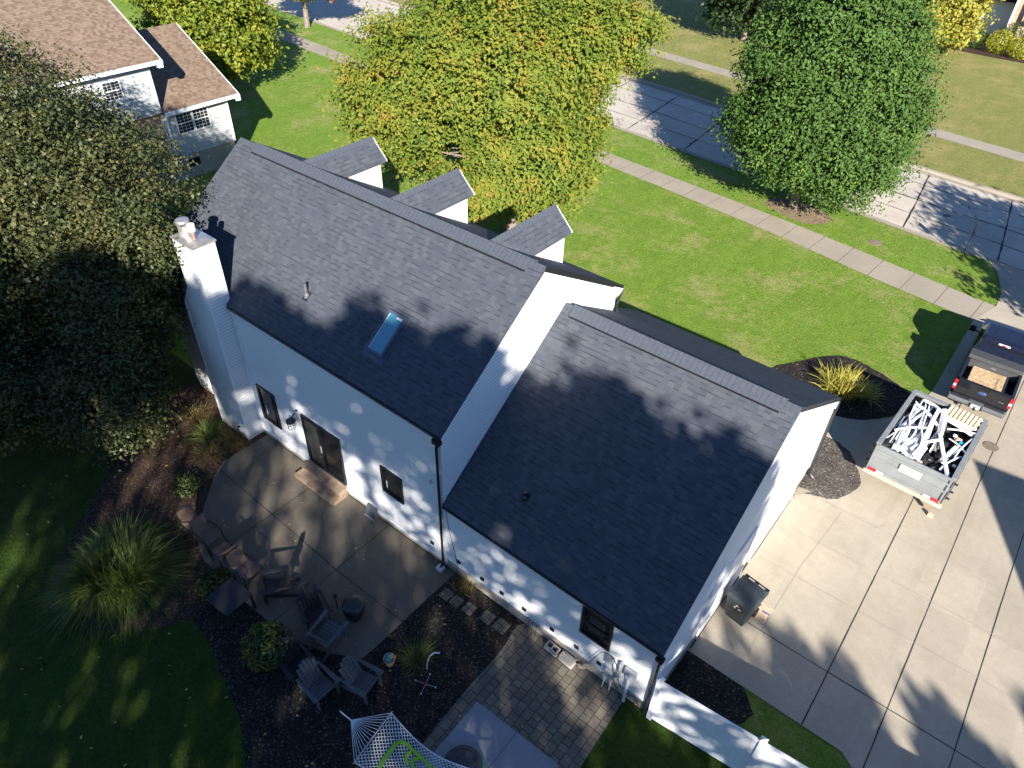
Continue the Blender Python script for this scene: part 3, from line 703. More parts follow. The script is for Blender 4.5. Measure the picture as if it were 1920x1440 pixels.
gutter(-8.98, 0.04, -0.02, HB - .05, -1); gutter(0.03, LG + .05, -0.02, GB - .05, -1)
gutter(-L, 0.05, VF - .02, HF - .07, 1); gutter(-0.5, LG + .05, GVF - .02, GF - .07, 1)
def spout(pts): MB().tube(pts, 0.048, 4).build('downspout', 'black_metal', house)
spout([(-.05, -.085, HB - .12), (-.05, -.085, HB - .22), (-.10, -.075, HB - .5), (-.10, -.075, 0.18), (-.10, -.22, 0.10)])
MB().box(-.17, .07, -.16, -.02, HB - .30, HB - .155).build('downspout_box', 'black_metal', house)
MB().box(-.20, 0.0, -.30, -.10, 0.021, 0.13).build('drain_fitting', 'pvc_grey', house)
spout([(LG + .0, -.085, GB - .12), (LG + .0, -.085, GB - .3), (LG - .02, -.075, 0.9), (LG - .02, -.075, 0.06)])
MB().box(LG - .09, LG + .1, -.16, -.02, GB - .27, GB - .155).build('downspout_box', 'black_metal', house)
spout([(.05, VF + .04, HF - .16), (.07, VF - .1, HF - .35), (.08, 8.06, HF - .55), (.08, 8.06, 5.25), (.14, 8.10, 5.12)])
spout([(LG + .04, GVF + .04, GF - .17), (LG + .06, GVF - .1, GF - .3), (LG + .08, 10.62, GF - .55), (LG + .08, 10.62, 0.25), (LG + .25, 10.66, 0.12)])
# openings in the back wall
def window(u0, u1, z0, z1, blind=False, mull=None):
    b = MB(); fw, d = 0.075, 0.055
    b.box(u0, u1, -d, -.001, z0, z0 + fw).box(u0, u1, -d, -.001, z1 - fw, z1).box(u0, u0 + fw, -d, -.001, z0 + fw, z1 - fw).box(u1 - fw, u1, -d, -.001, z0 + fw, z1 - fw)
    if mull is not None: b.box(u0 + fw, u1 - fw, -d + .012, -.001, mull - .03, mull + .03)
    o = b.build('window', 'black_trim', house)
    MB().box(u0 + fw, u1 - fw, -.012, -.004, z0 + fw, z1 - fw).build('pane', 'window_glass', o)
    return o
o = window(-8.62, -7.65, 0.98, 2.50); MB().box(-8.35, -8.32, -.03, -.013, 1.3, 1.7).build('latch', 'meter_grey', o)
o = window(-2.55, -1.66, 1.62, 2.69); MB().box(-2.36, -2.33, -.03, -.013, 1.85, 2.15).build('latch', 'meter_grey', o)
o = window(4.68, 5.57, 1.53, 2.67, mull=2.08)
MB().box(4.90, 5.36, -.016, -.013, 2.16, 2.44).box(4.90, 5.36, -.016, -.013, 1.82, 1.98).build('blind', 'door_glass', o)
b = MB(); u0, u1, z0, z1, um = -6.23, -4.40, 0.49, 2.55, -5.40
b.box(u0, u1, -.07, -.001, z1 - .08, z1).box(u0, u1, -.07, -.001, z0, z0 + .07).box(u0, u0 + .08, -.07, -.001, z0 + .07, z1 - .08).box(u1 - .08, u1, -.07, -.001, z0 + .07, z1 - .08).box(um - .07, um + .06, -.06, -.001, z0 + .07, z1 - .08)
dr = b.build('sliding_door', 'black_trim', house)
MB().box(u0 + .08, um - .07, -.03, -.02, z0 + .07, z1 - .08).build('pane', 'door_glass', dr)  # reflection on this pane is put into its lighter grey
MB().box(um + .06, u1 - .08, -.02, -.01, z0 + .07, z1 - .08).build('pane', 'window_glass', dr)
MB().box(um - .03, um + .0, -.085, -.061, 1.35, 1.65).build('handle', 'meter_grey', dr)
# garage doors in the gable wall over the driveway
for v0, v1 in ((2.75, 5.35), (6.1, 9.3)):
    b = MB()
    for i in range(4): b.box(LG + .002, LG + .03, v0 + .01, v1 - .01, 0.05 + i * .53, 0.05 + i * .53 + .51)
    gd = b.build('garage_door', 'white_trim', house)
    MB().box(LG + .002, LG + .045, v0 - .1, v0, 0.03, 2.28).box(LG + .002, LG + .045, v1, v1 + .1, 0.03, 2.28).box(LG + .002, LG + .045, v0, v1, 2.18, 2.28).build('frame', 'white_trim', gd)
b = MB()
for u in (0.49, 1.39, 2.11, 2.91, 3.86, 4.66, 5.36, -0.57): b = MB().box(u - .065, u + .065, -.035, -.001, 0.65, 0.76); b.build('wall_vent', 'black_trim', house)
# wall lantern
b = MB().lathe([(0.02, 0), (0.15, -.02), (0.16, -.07), (0.05, -.10)], (-6.62, -.22, 2.18), 16).beam((-6.62, -.02, 2.34), (-6.62, -.22, 2.18), .03, .03)
b.lathe([(0.05, 0), (0.05, .02)], (-6.44, -.03, 2.56), 10)
ln = b.build('wall_lantern', 'black_metal', house)
c = MB()
for i in range(8):
    a = i * math.pi / 4; c.tube([(-6.62 + .11 * math.cos(a), -.22 + .11 * math.sin(a), 2.09), (-6.62 + .12 * math.cos(a), -.22 + .12 * math.sin(a), 1.85)], .008, 4)
for z in (2.0, 1.85): c.tube([(-6.62 + .12 * math.cos(i * math.pi / 8), -.22 + .12 * math.sin(i * math.pi / 8), z) for i in range(17)], .008, 4)
c.build('lantern_cage', 'black_metal', ln)
MB().tube([(-.40 + .06 * math.cos(a), -.05, 3.5 + .06 * math.sin(a)) for a in [0.4 + i * .5 for i in range(10)]], .009, 5).build('hose_hook', 'black_metal', house)
MB().tube([(.08, -.03, 2.75), (.15, -.02, 1.9), (.35, -.02, 1.0), (.45, -.02, 0.45), (.42, -.05, 0.1)], .008, 5).build('cable', 'black_trim', house)
# roof fittings
nb = Vector((0, -SB, 1)).normalized(); eb = Vector((0, 1, SB)).normalized()
def onroof(u, v, h=0, sb=SB, z0=HB): p = Vector((u, v, z0 + sb * (v + EO))); return p + Vector((0, -sb, 1)).normalized() * h
def roofbox(mb, u0, u1, v0, v1, h0, h1, sb=SB, z0=HB):
    return mb.hexa([onroof(u, v, h0, sb, z0) for u, v in ((u0, v0), (u1, v0), (u1, v1), (u0, v1))], [onroof(u, v, h1, sb, z0) for u, v in ((u0, v0), (u1, v0), (u1, v1), (u0, v1))])
b = MB(); u0, u1, v0, v1 = -3.44, -2.76, 0.70, 1.74
roofbox(b, u0, u0 + .07, v0, v1, .001, .11); roofbox(b, u1 - .07, u1, v0, v1, .001, .11); roofbox(b, u0 + .07, u1 - .07, v0, v0 + .06, .001, .11); roofbox(b, u0 + .07, u1 - .07, v1 - .06, v1, .001, .11)
roofbox(b, u0 - .07, u1 + .07, v0 - .12, v0 - .003, .003, .012); roofbox(b, u0 - .09, u0 - .003, v0, v1 + .08, .003, .012); roofbox(b, u1 + .003, u1 + .09, v0, v1 + .08, .003, .012)
sk = b.build('skylight', 'skylight_frame', roof)
roofbox(MB(), u0 + .07, u1 - .07, v0 + .06, v1 - .06, .05, .075).build('pane', 'skylight_glass', sk)
b = MB(); roofbox(b, u0 + .09, u0 + .105, v0 + .08, v1 - .08, .0751, .085); roofbox(b, u1 - .3, u1 - .08, v1 - .13, v1 - .08, .0751, .082)
b.build('glazing_bar', 'white_trim', sk)
def pipe_vent(u, v, sb, z0, ht):
    p = onroof(u, v, 0, sb, z0)
    b = MB(); roofbox(b, u - .11, u + .11, v - .13, v + .11, .002, .010, sb, z0)
    o = b.build('vent_pipe', 'black_metal', roof if z0 == HB else groof)
    MB().lathe([(.09, -.05), (.085, .05), (.05, .10), (.045, ht), (.038, ht)], p, 14).build('pipe', 'vent_grey' if ht > .3 else 'black_metal', o)
pipe_vent(-6.40, 1.10, SB, HB, .42); pipe_vent(2.0, 1.0, GSB, GB, .22)
# meters and cables on the garage wall
for q in ((5.55, 5.78, -.10, -.023, 1.00, 1.38), (5.62, 5.83, -.16, -.023, 0.60, 0.95), (5.95, 6.02, -.12, -.023, 1.0, 1.5), (6.10, 6.42, -.10, -.023, 1.05, 1.45)):
    mb = MB().box(*q).build('meter_box', 'meter_grey', house)
MB().lathe([(.085, 0), (.085, .06), (.05, .08)], (0, 0, 0), 16).build('meter_dial', 'meter_grey', mb).matrix_local = Matrix.Translation((6.22, -.10, 1.22)) @ Matrix.Rotation(math.pi / 2, 4, 'X')
for q, r in (([(6.25, -.09, 1.05), (6.25, -.09, 0.0)], .045), ([(5.64, -.12, .6), (5.62, -.14, .03)], .02), ([(5.82, -.10, .6), (5.82, -.12, .03)], .018)): MB().tube(q, r, 8).build('conduit_pipe', 'pvc_grey', house)
def cable(pts, r=.010):
    c = MB(); v = [Vector(p) for p in pts]; out = []
    for i in range(len(v) - 1):
        p0, p1, p2, p3 = v[max(i - 1, 0)], v[i], v[i + 1], v[min(i + 2, len(v) - 1)]
        for k in range(6):
            t = k / 6; out.append(0.5 * ((2 * p1) + (p2 - p0) * t + (2 * p0 - 5 * p1 + 4 * p2 - p3) * t * t + (3 * p1 - p0 - 3 * p2 + p3) * t ** 3))
    c.tube(out + [v[-1]], r, 5); c.build('cable', 'black_trim', house)
cable([(4.2, -.08, .35), (4.7, -.10, .15), (5.1, -.10, .55), (5.4, -.06, 1.35), (5.7, -.07, 1.45), (5.95, -.12, 1.2), (6.0, -.1, .7), (6.1, -.08, .5)])
cable([(5.7, -.07, 1.4), (5.85, -.14, .95), (5.9, -.1, .5), (6.05, -.09, .3)])
cable([(6.3, -.1, .45), (6.55, -.14, .55), (6.7, -.16, .25), (6.6, -.2, .10), (6.45, -.18, .2), (6.6, -.12, .35), (6.8, -.08, .2)])
#@@THINGS
# ------------------------------------------------------------------ white fence
fence = thing('vinyl_fence', 'white solid vinyl fence running from the garage corner along the side yard', 'fence')
posts = [(6.99, -0.03), (9.46, 0.20), (11.93, 0.43), (14.4, 0.66), (16.9, 0.9)]
for i, (x, y) in enumerate(posts):
    p = MB().box(x - .065, x + .065, y - .065, y + .065, 0, 1.86).build('fence_post', 'vinyl_white', fence)
    MB().box(x - .08, x + .08, y - .08, y + .08, 1.86, 1.885).add([(x - .08, y - .08, 1.886), (x + .08, y - .08, 1.886), (x + .08, y + .08, 1.886), (x - .08, y + .08, 1.886), (x, y, 1.94)], [(0, 1, 4), (1, 2, 4), (2, 3, 4), (3, 0, 4)]).build('post_cap', 'white_trim', p)
for (x0, y0), (x1, y1) in zip(posts, posts[1:]):
    d = Vector((x1 - x0, y1 - y0, 0)); k = 16; d0 = Vector((x0, y0, 0)) + d.normalized() * .066; dl = d - d.normalized() * .132
    pn = MB()
    for j in range(k):
        a = d0 + dl * (j / k); e = d0 + dl * ((j + .985) / k)
        pn.beam((a.x, a.y, .93), (e.x, e.y, .93), .022, 1.60)
    pb = pn.build('fence_panel', 'vinyl_white', fence)
    e = d0 + dl
    MB().beam((d0.x, d0.y, 1.755), (e.x, e.y, 1.755), .05, .09).build('rail', 'white_trim', pb)
    MB().beam((d0.x, d0.y, .10), (e.x, e.y, .10), .05, .12).build('rail', 'white_trim', pb)

# ------------------------------------------------------------------ pickup truck (built facing +y, origin at centre of rear bumper on the ground)
truck = thing('pickup_truck', 'black pickup truck with open bed and toolbox parked on the driveway', 'pickup truck', (10.50, 17.92, 0.026), math.radians(1.0))
W = 1.0
def loft(secs, flip=False):
    """secs: list of rings with the same number of points"""
    n = len(secs[0]); b = MB(); vs = [p for s in secs for p in s]
    fs = [(i * n + j, i * n + (j + 1) % n, (i + 1) * n + (j + 1) % n, (i + 1) * n + j) for i in range(len(secs) - 1) for j in range(n)]
    fs += [tuple(range(n))[::-1], tuple(range((len(secs) - 1) * n, len(secs) * n))]
    if flip: fs = [f[::-1] for f in fs]
    return b.add(vs, fs)
# bed sides with a shoulder line
for s in (-1, 1):
    sec = lambda y, bulge=0: [(s * .86, y, .45), (s * (.97 + bulge), y, .50), (s * (1.0 + bulge), y, .85), (s * .985, y, 1.18), (s * .955, y, 1.37), (s * .86, y, 1.38)]
    loft([sec(.12), sec(.5, .01), sec(1.0, .02), sec(1.9, .02), sec(2.35)], s > 0).build('bed_side', 'truck_paint', truck, smooth=False, bevel=.012)
MB().box(-.86, .86, .16, 2.35, .70, .78).build('bed_floor', 'toolbox_black', truck)
MB().box(-.86, .86, 2.27, 2.35, .78, 1.36).build('bed_front', 'truck_paint', truck)
tg = loft([[(-.90, .02, .66), (.90, .02, .66), (.90, .12, .66), (-.90, .12, .66)], [(-.91, -.02, 1.05), (.91, -.02, 1.05), (.91, .11, 1.05), (-.91, .11, 1.05)], [(-.91, -.01, 1.34), (.91, -.01, 1.34), (.91, .11, 1.36), (-.91, .11, 1.36)]]).build('tailgate', 'truck_paint', truck, bevel=.015)
MB().box(-.17, .17, -.045, -.018, 1.20, 1.28).build('handle', 'black_trim', tg)
em = MB().lathe([(.10, 0), (.10, .012), (.085, .018)], (0, 0, 0), 24).build('emblem', 'emblem_blue', tg)
em.matrix_local = Matrix.Translation((0, -.022, 1.08)) @ Matrix.Rotation(math.pi / 2, 4, 'X') @ Matrix.Diagonal((1.25, .52, 1, 1))
em2 = MB().lathe([(.112, 0), (.112, .010), (.102, .014)], (0, 0, 0), 24).build('emblem_rim', 'chrome', tg)
em2.matrix_local = Matrix.Translation((0, -.018, 1.08)) @ Matrix.Rotation(math.pi / 2, 4, 'X') @ Matrix.Diagonal((1.25, .54, 1, 1))
MB().box(.58, .75, -.028, -.018, .99, 1.015).build('badge', 'chrome', tg)
bp = loft([[(-1.0, .06, .42), (-.95, -.10, .42), (.95, -.10, .42), (1.0, .06, .42)], [(-1.0, .08, .52), (-.96, -.16, .52), (.96, -.16, .52), (1.0, .08, .52)], [(-1.0, .08, .64), (-.96, -.15, .64), (.96, -.15, .64), (1.0, .08, .64)]]).build('bumper', 'grey_paint', truck, bevel=.02)
for a, e in ((-.92, -.24), (.24, .92)):
    st = MB()
    for k in range(14): x = a + (e - a) * k / 14; st.box(x, x + .03, -.12, .04, .641, .652)
    st.build('step_pad', 'toolbox_black', bp)
MB().box(-.22, .22, -.175, -.158, .44, .63).build('plate_recess', 'black_trim', bp)
pl = MB().box(-.155, .155, -.182, -.176, .46, .615).build('license_plate', 'plate_white', bp)
for i in range(7):
    if i != 3: MB().box(-.125 + i * .036, -.125 + i * .036 + .024, -.1845, -.1825, .50, .575).build('plate_character', 'plate_ink', truck)
MB().box(-.04, .04, -.22, -.1, .38, .43).lathe([(.02, 0), (.02, .05), (.028, .07), (.02, .10)], (0, -.2, .43), 10).build('tow_hitch', 'black_metal', truck)
for s in (-1, 1):
    tl = MB().box(min(s * .885, s * .998), max(s * .885, s * .998), -.02, .12, .86, 1.27).build('taillight', 'red_lens', truck, bevel=.02)
    MB().box(min(s * .90, s * .985), max(s * .90, s * .985), -.032, -.021, 1.00, 1.10).build('reverse_lens', 'white_lens', tl)
# cab: lower body, doors, hood and glasshouse
lower = lambda y, w, z1: [(-w, y, .45), (-w - .01, y, .8), (-w + .01, y, z1), (w - .01, y, z1), (w + .01, y, .8), (w, y, .45)]
loft([lower(2.38, .97, 1.28), lower(2.7, .99, 1.30), lower(4.2, .99, 1.27), lower(4.62, .97, 1.24), lower(5.55, .95, 1.16), lower(5.88, .88, 1.02), lower(5.95, .80, .8)]).build('cab_body', 'truck_paint', truck, bevel=.03)
gh = lambda y, w, z0, z1, wt: [(-w, y, z0), (-wt, y, z1), (-wt + .12, y, z1 + .05), (wt - .12, y, z1 + .05), (wt, y, z1), (w, y, z0)]
loft([[(-.95, 2.40, 1.27), (-.80, 2.62, 1.80), (-.70, 2.66, 1.86), (.70, 2.66, 1.86), (.80, 2.62, 1.80), (.95, 2.40, 1.27)], gh(2.85, .955, 1.27, 1.86, .80), gh(3.9, .955, 1.26, 1.86, .79), [(-.95, 4.62, 1.24), (-.76, 4.05, 1.78), (-.66, 4.02, 1.84), (.66, 4.02, 1.84), (.76, 4.05, 1.78), (.95, 4.62, 1.24)]]).build('cab_roof', 'truck_blue_black', truck, bevel=.04)
MB().hexa([(-.78, 2.425, 1.30), (.78, 2.425, 1.30), (.78, 2.47, 1.30), (-.78, 2.47, 1.30)], [(-.70, 2.595, 1.73), (.70, 2.595, 1.73), (.70, 2.64, 1.73), (-.70, 2.64, 1.73)]).build('rear_window', 'window_glass', truck)
for s in (-1, 1):
    MB().hexa([(s * .935, 2.7, 1.29), (s * .965, 2.7, 1.29), (s * .965, 3.42, 1.29), (s * .935, 3.42, 1.29)][::s], [(s * .81, 2.85, 1.76), (s * .835, 2.85, 1.76), (s * .835, 3.40, 1.76), (s * .81, 3.40, 1.76)][::s]).build('side_window', 'window_glass', truck)
    MB().hexa([(s * .935, 3.5, 1.29), (s * .965, 3.5, 1.29), (s * .965, 4.35, 1.28), (s * .935, 4.35, 1.28)][::s], [(s * .81, 3.48, 1.76), (s * .835, 3.48, 1.76), (s * .825, 3.92, 1.74), (s * .80, 3.92, 1.74)][::s]).build('side_window', 'window_glass', truck)
    mr = MB().beam((s * .96, 4.08, 1.22), (s * 1.16, 4.06, 1.28), .06, .05).build('mirror', 'black_trim', truck)
    MB().box(min(s * 1.12, s * 1.36), max(s * 1.12, s * 1.36), 3.98, 4.14, 1.20, 1.46).build('mirror_shell', 'truck_paint', mr, bevel=.03)
    for y in (1.25, 4.95):
        wm = Matrix.Translation((s * .83, y, .40)) @ Matrix.Rotation(math.pi / 2 * s, 4, 'Y')
        wh_ = MB().lathe([(.20, -.12), (.36, -.13), (.405, -.08), (.405, .08), (.36, .13), (.20, .12)], (0, 0, 0), 28).build('wheel', 'rubber', truck); wh_.matrix_local = wm
        MB().lathe([(.05, .11), (.23, .09), (.25, .125), (.22, .128)], (0, 0, 0), 20).build('rim', 'chrome', wh_)
b = MB().hexa([(-.92, 4.60, 1.255), (.92, 4.60, 1.255), (.90, 4.55, 1.26), (-.90, 4.55, 1.26)], [(-.74, 4.09, 1.80), (.74, 4.09, 1.80), (.74, 4.04, 1.81), (-.74, 4.04, 1.81)]).build('windshield', 'window_glass', truck)
bl = MB().box(-.20, .20, 2.585, 2.64, 1.775, 1.825).build('brake_light', 'white_lens', truck); MB().box(-.07, .07, 2.575, 2.584, 1.78, 1.82).build('red_lens', 'red_lens', bl)
for x in (-.45, .0, .45): MB().box(x - .006, x + .006, 2.9, 3.95, 1.9105, 1.917).build('roof_crease', 'truck_paint', truck)
# crossover toolbox
tb = MB().hexa([(-.95, 1.62, 1.385), (.95, 1.62, 1.385), (.95, 2.16, 1.385), (-.95, 2.16, 1.385)], [(-.95, 1.66, 1.53), (.95, 1.66, 1.53), (.95, 2.14, 1.55), (-.95, 2.14, 1.55)]).build('toolbox', 'toolbox_black', truck, bevel=.02)
MB().hexa([(-.82, 1.56, 1.05), (.82, 1.56, 1.05), (.82, 2.1, 1.05), (-.82, 2.1, 1.05)], [(-.84, 1.60, 1.38), (.84, 1.60, 1.38), (.84, 2.1, 1.38), (-.84, 2.1, 1.38)]).build('toolbox_body', 'toolbox_black', tb)
MB().box(-.09, .09, 1.575, 1.60, 1.26, 1.30).build('latch', 'chrome', tb)
for x in (-.55, .55): MB().lathe([(.035, 0), (.03, .012)], (x, 1.58, 1.24), 10).build('knob', 'chrome', tb)
# sheets of strand board in the bed: things of their own
osb = thing('board_stack', 'stack of tan strand board sheets with a blue edge lying in the truck bed', 'boards', (10.49, 17.90, 0.026), math.radians(1.0))
MB().box(-.62, .62, .15, 1.72, .79, 1.14).build('boards', 'strand_board', osb)
MB().box(-.60, .62, .135, .149, 1.07, 1.14).build('painted_edge', 'blue_edge', osb)
for k in range(9): MB().box(.26 + (k % 2) * .01, .34, .40 + k * .10, .45 + k * .10, 1.141, 1.144).build('stencil_mark', 'stencil_ink', osb)

# ------------------------------------------------------------------ dump trailer (origin under its rear left corner, +y towards the truck)
tr = thing('dump_trailer', 'grey steel dump trailer heaped with scrap on the driveway', 'trailer', (9.56, 11.72, 0.026), math.radians(-2.5))
x0, x1, y0, y1, zb, zt = -1.22, 1.22, 0.0, 3.72, 0.62, 1.74
MB().box(x0, x1, y0 + .06, y1, zb - .12, zb).build('bed_floor', 'grey_paint', tr)
for s, xx in ((-1, x0), (1, x1)):
    sd = MB().box(min(xx, xx - s * .05), max(xx, xx - s * .05), y0 + .06, y1, zb, zt - .09).build('side_panel', 'grey_paint', tr)
    MB().box(min(xx + s * .02, xx - s * .13), max(xx + s * .02, xx - s * .13), y0 + .02, y1 + .02, zt - .09, zt).build('top_rail', 'grey_paint_light', sd, bevel=.01)
    for k in range(7): y = .25 + k * .55; MB().box(min(xx, xx + s * .06), max(xx, xx + s * .06), y, y + .07, zb, zt - .092).build('rib', 'grey_paint', sd)
    for zz in (1.50, 1.15, .85): MB().tube([(xx + s * .02, y0 + .09, zz), (xx + s * .13, y0 + .09, zz)], .035, 8).build('hinge', 'black_metal', sd)
    fd = MB()
    for y in (1.45, 2.35):
        w = MB().lathe([(.15, -.10), (.30, -.11), (.335, -.07), (.335, .07), (.30, .11), (.15, .10)], (0, 0, 0), 24).build('wheel', 'rubber', tr); w.matrix_local = Matrix.Translation((s * .98, y, .335)) @ Matrix.Rotation(math.pi / 2 * s, 4, 'Y')
        MB().lathe([(.04, .09), (.17, .08), (.18, .105)], (0, 0, 0), 16).build('rim', 'chrome', w)
fp = MB().box(x0 + .05, x1 - .05, y1 - .05, y1, zb, zt - .09).build('front_panel', 'grey_paint', tr)
MB().box(x0 + .13, x1 - .13, y1 - .12, y1 + .02, zt - .09, zt).build('top_rail', 'grey_paint_light', fp)
gt = MB().box(x0 + .05, x1 - .05, y0, y0 + .05, zb - .05, zt - .05).build('tailgate', 'grey_paint_light', tr)
for z in (zb + .02, 1.08, 1.42, zt - .10): MB().box(x0 + .10, x1 - .10, y0 - .045, y0 - .001, z, z + .075).build('gate_rib', 'grey_paint_light', gt, bevel=.012)
MB().box(x0 + .03, x0 + .099, y0 - .05, y0 - .001, zb - .05, zt - .04).build('gate_post', 'grey_paint_light', gt)
MB().box(x1 - .099, x1 - .03, y0 - .05, y0 - .001, zb - .05, zt - .04).build('gate_post', 'grey_paint_light', gt)
MB().box(x1 - .03, x1 - .005, y0 - .06, y0 + .02, zb + .05, zb + .55).build('hinge_strap', 'black_metal', gt)
MB().box(x1 - .03, x1 - .005, y0 - .06, y0 + .02, 1.38, 1.62).build('hinge_strap', 'black_metal', gt)
MB().box(-.30, .36, y0 - .056, y0 - .0455, 1.12, 1.40).build('sign_plate', 'white_trim', gt)
for s in (-1, 1):
    a = (s * 1.0); MB().box(a - .12, a + .12, y0 - .075, y0 - .046, zb + .0, zb + .10).build('tail_reflector', 'red_lens', gt)
    a = (s * .76); MB().box(a - .11, a + .11, y0 - .072, y0 - .046, zb + .01, zb + .09).build('tail_reflector', 'white_lens', gt)
MB().box(x0 - .02, x1 + .06, y0 - .09, y0 + .04, zb - .15, zb - .06).build('bumper_plank', 'tan_wood', tr)
MB().beam((x1 - .16, y0 - .08, .07), (x1 - .02, y0 - .12, .07), .10, .14).build('wood_block', 'tan_wood', tr)
MB().box(x1 - .33, x1 - .20, y0 + .02, y0 + .12, .12, .48).build('jack_leg', 'step_wood', tr)
MB().beam((-.5, .1, .42), (-.5, 3.7, .42), .10, .14).build('frame_rail', 'black_metal', tr); MB().beam((.5, .1, .42), (.5, 3.7, .42), .10, .14).build('frame_rail', 'black_metal', tr)
MB().beam((-.5, 3.70, .45), (0, 4.6, .45), .09, .12).build('tongue', 'black_metal', tr); MB().beam((.5, 3.70, .45), (0, 4.6, .45), .09, .12).build('tongue', 'black_metal', tr)
MB().tube([(0.25, 4.1, .02), (0.25, 4.1, .75)], .04, 8).build('tongue_jack', 'black_metal', tr)
MB().tube([(-.45, 3.8, .6), (-.35, 4.0, .62), (-.3, 4.2, .55), (-.36, 4.3, .5)], .05, 8).build('hydraulic_hose', 'black_metal', tr)
# load: every strip, bag and scrap is its own thing
TX, TY = 9.56, 11.72
TR_ROT = math.radians(-2.5)
def scrap(name, mbuild, mat, label, cat, group):
    c, s = math.cos(TR_ROT), math.sin(TR_ROT)
    pts = [((x - TX) * c - (y - TY) * s + TX, (x - TX) * s + (y - TY) * c + TY, z) for x, y, z in mbuild.v]
    o = Vector(pts[0]) if name != 'debris_heap' else Vector((TX, TY, 0)); mbuild.v = [(x - o.x, y - o.y, z - o.z) for x, y, z in pts]
    ob = mbuild.build(name, mat); ob.location = o
    return tag(ob, label, cat, group)
pile = MB(); nx_, ny_ = 18, 26
hts = [[0] * (ny_ + 1) for _ in range(nx_ + 1)]
for i in range(nx_ + 1):
    for j in range(ny_ + 1):
        f = i / nx_; gg = j / ny_
        h = 1.15 + .30 * (1 - f) + .12 * math.sin(f * 9 + gg * 5) + random.uniform(-.09, .09) + .15 * gg
        pile.v.append((TX + x0 + .06 + (x1 - x0 - .12) * f, TY + y0 + .07 + (y1 - y0 - .14) * gg, min(h, 1.62)))
for i in range(nx_):
    for j in range(ny_): a = i * (ny_ + 1) + j; pile.f.append((a, a + ny_ + 1, a + ny_ + 2, a + 1))
scrap('debris_heap', pile, 'bag_black', 'dark mixed debris filling the bottom of the grey trailer', 'debris', None)
rs = random.Random(5)
def strip_at(xa, ya, xb, yb, za, zb_, w, bend=0.0, mat='scrap_white', lab='long white siding strip lying lengthwise in the left half of the trailer', grp='siding strips in the trailer', th=.012, roll=0.0):
    k = 5; b = MB(); prev = None; vs = []
    dx, dy = xb - xa, yb - ya; Ln = math.hypot(dx, dy); nx, ny = -dy / Ln, dx / Ln
    for i in range(k + 1):
        t = i / k; o = bend * math.sin(t * math.pi); tw = roll + .25 * t
        cx, cy, cz = TX + xa + dx * t + nx * o, TY + ya + dy * t + ny * o, za + (zb_ - za) * t + .04 * math.sin(t * math.pi * 2) * bend
        hx = w / 2 * math.cos(tw); hz = w / 2 * math.sin(tw)
        vs.append([(cx + nx * hx, cy + ny * hx, cz + hz), (cx, cy, cz + w * .22), (cx - nx * hx, cy - ny * hx, cz - hz), (cx - nx * hx, cy - ny * hx, cz - hz - th), (cx, cy, cz + w * .22 - th), (cx + nx * hx, cy + ny * hx, cz + hz - th)])
    o = loft(vs)
    scrap('siding_strip', o, mat, lab, 'siding strip', grp)
for k in range(30):
    f = (k % 15) / 15
    xa = -1.06 + f * 1.25 + rs.uniform(-.14, .10); xb = -1.0 + f * 1.05 + rs.uniform(-.30, .30)
    xb = max(-1.08, min(.35, xb)); xa = max(-1.08, xa)
    ya = .15 + rs.uniform(0, .8); yb = 3.5 - rs.uniform(0, .9)
    if k % 3 == 2: yb = ya + rs.uniform(.8, 1.7)
    z = 1.46 + .010 * k + rs.uniform(-.06, .06)
    strip_at(xa, ya, xb, yb, min(z, 1.70), min(z + rs.uniform(-.10, .16), 1.80), rs.choice((.045, .06, .08, .12, .15)), rs.uniform(-.16, .16), 'scrap_white', roll=rs.uniform(-1.1, 1.1))
for a in ((-.9, 2.9, .0, 2.3, 1.80, 1.74, .09), (-1.0, 1.0, -.2, 1.9, 1.78, 1.76, .06), (-.3, .5, .3, 1.6, 1.72, 1.76, .08), (-.8, 3.4, -.1, 3.1, 1.72, 1.76, .1)):
    strip_at(*a, .08, 'scrap_white', 'thin white strip lying askew over the lengthwise siding strips', 'askew strips on top of the load', roll=.5)
for a in ((.7, .3, 1.05, 1.3, 1.62, 1.70, .05), (.5, 2.0, 1.1, 1.6, 1.66, 1.70, .06), (.9, 1.0, 1.08, 2.4, 1.66, 1.74, .05)):
    strip_at(*a, .06, 'scrap_white', 'thin pale strip lying over the black bags in the right half', 'pale strips over the bags')
for a in ((-.05, 3.3, .20, 1.9, 1.78, 1.72, .20), (.20, 1.9, .98, .12, 1.74, 1.66, .12)):
    strip_at(*a, 0.0, 'scrap_white', 'broad white corner trim crossing the middle of the trailer load to its rear', 'white trim across the middle of the load')
strip_at(.62, .80, .82, 1.75, 1.52, 1.66, .17, 0, 'scrap_white', 'short thick white post lying on black bags in the trailer', None, .03)
for a in ((.05, 2.75, 1.05, 2.60, 1.78, 1.70, .10), (.15, 2.95, .95, 2.85, 1.72, 1.7, .12), (.3, 2.4, 1.1, 2.75, 1.7, 1.74, .08)):
    strip_at(*a, .06, 'scrap_white', 'white trim offcut lying across the front right of the trailer load', 'white offcuts at the front of the load')
for k in range(6):
    x = rs.uniform(-.7, .0); strip_at(x, .25 + rs.uniform(0, .2), x + rs.uniform(-.1, .1), .85 + rs.uniform(0, .3), 1.55, 1.70, rs.uniform(.14, .24), .02, 'scrap_white', 'short crumpled white flashing piece at the tailgate end of the load', 'crumpled flashing near the tailgate', roll=rs.uniform(-.5, .5))
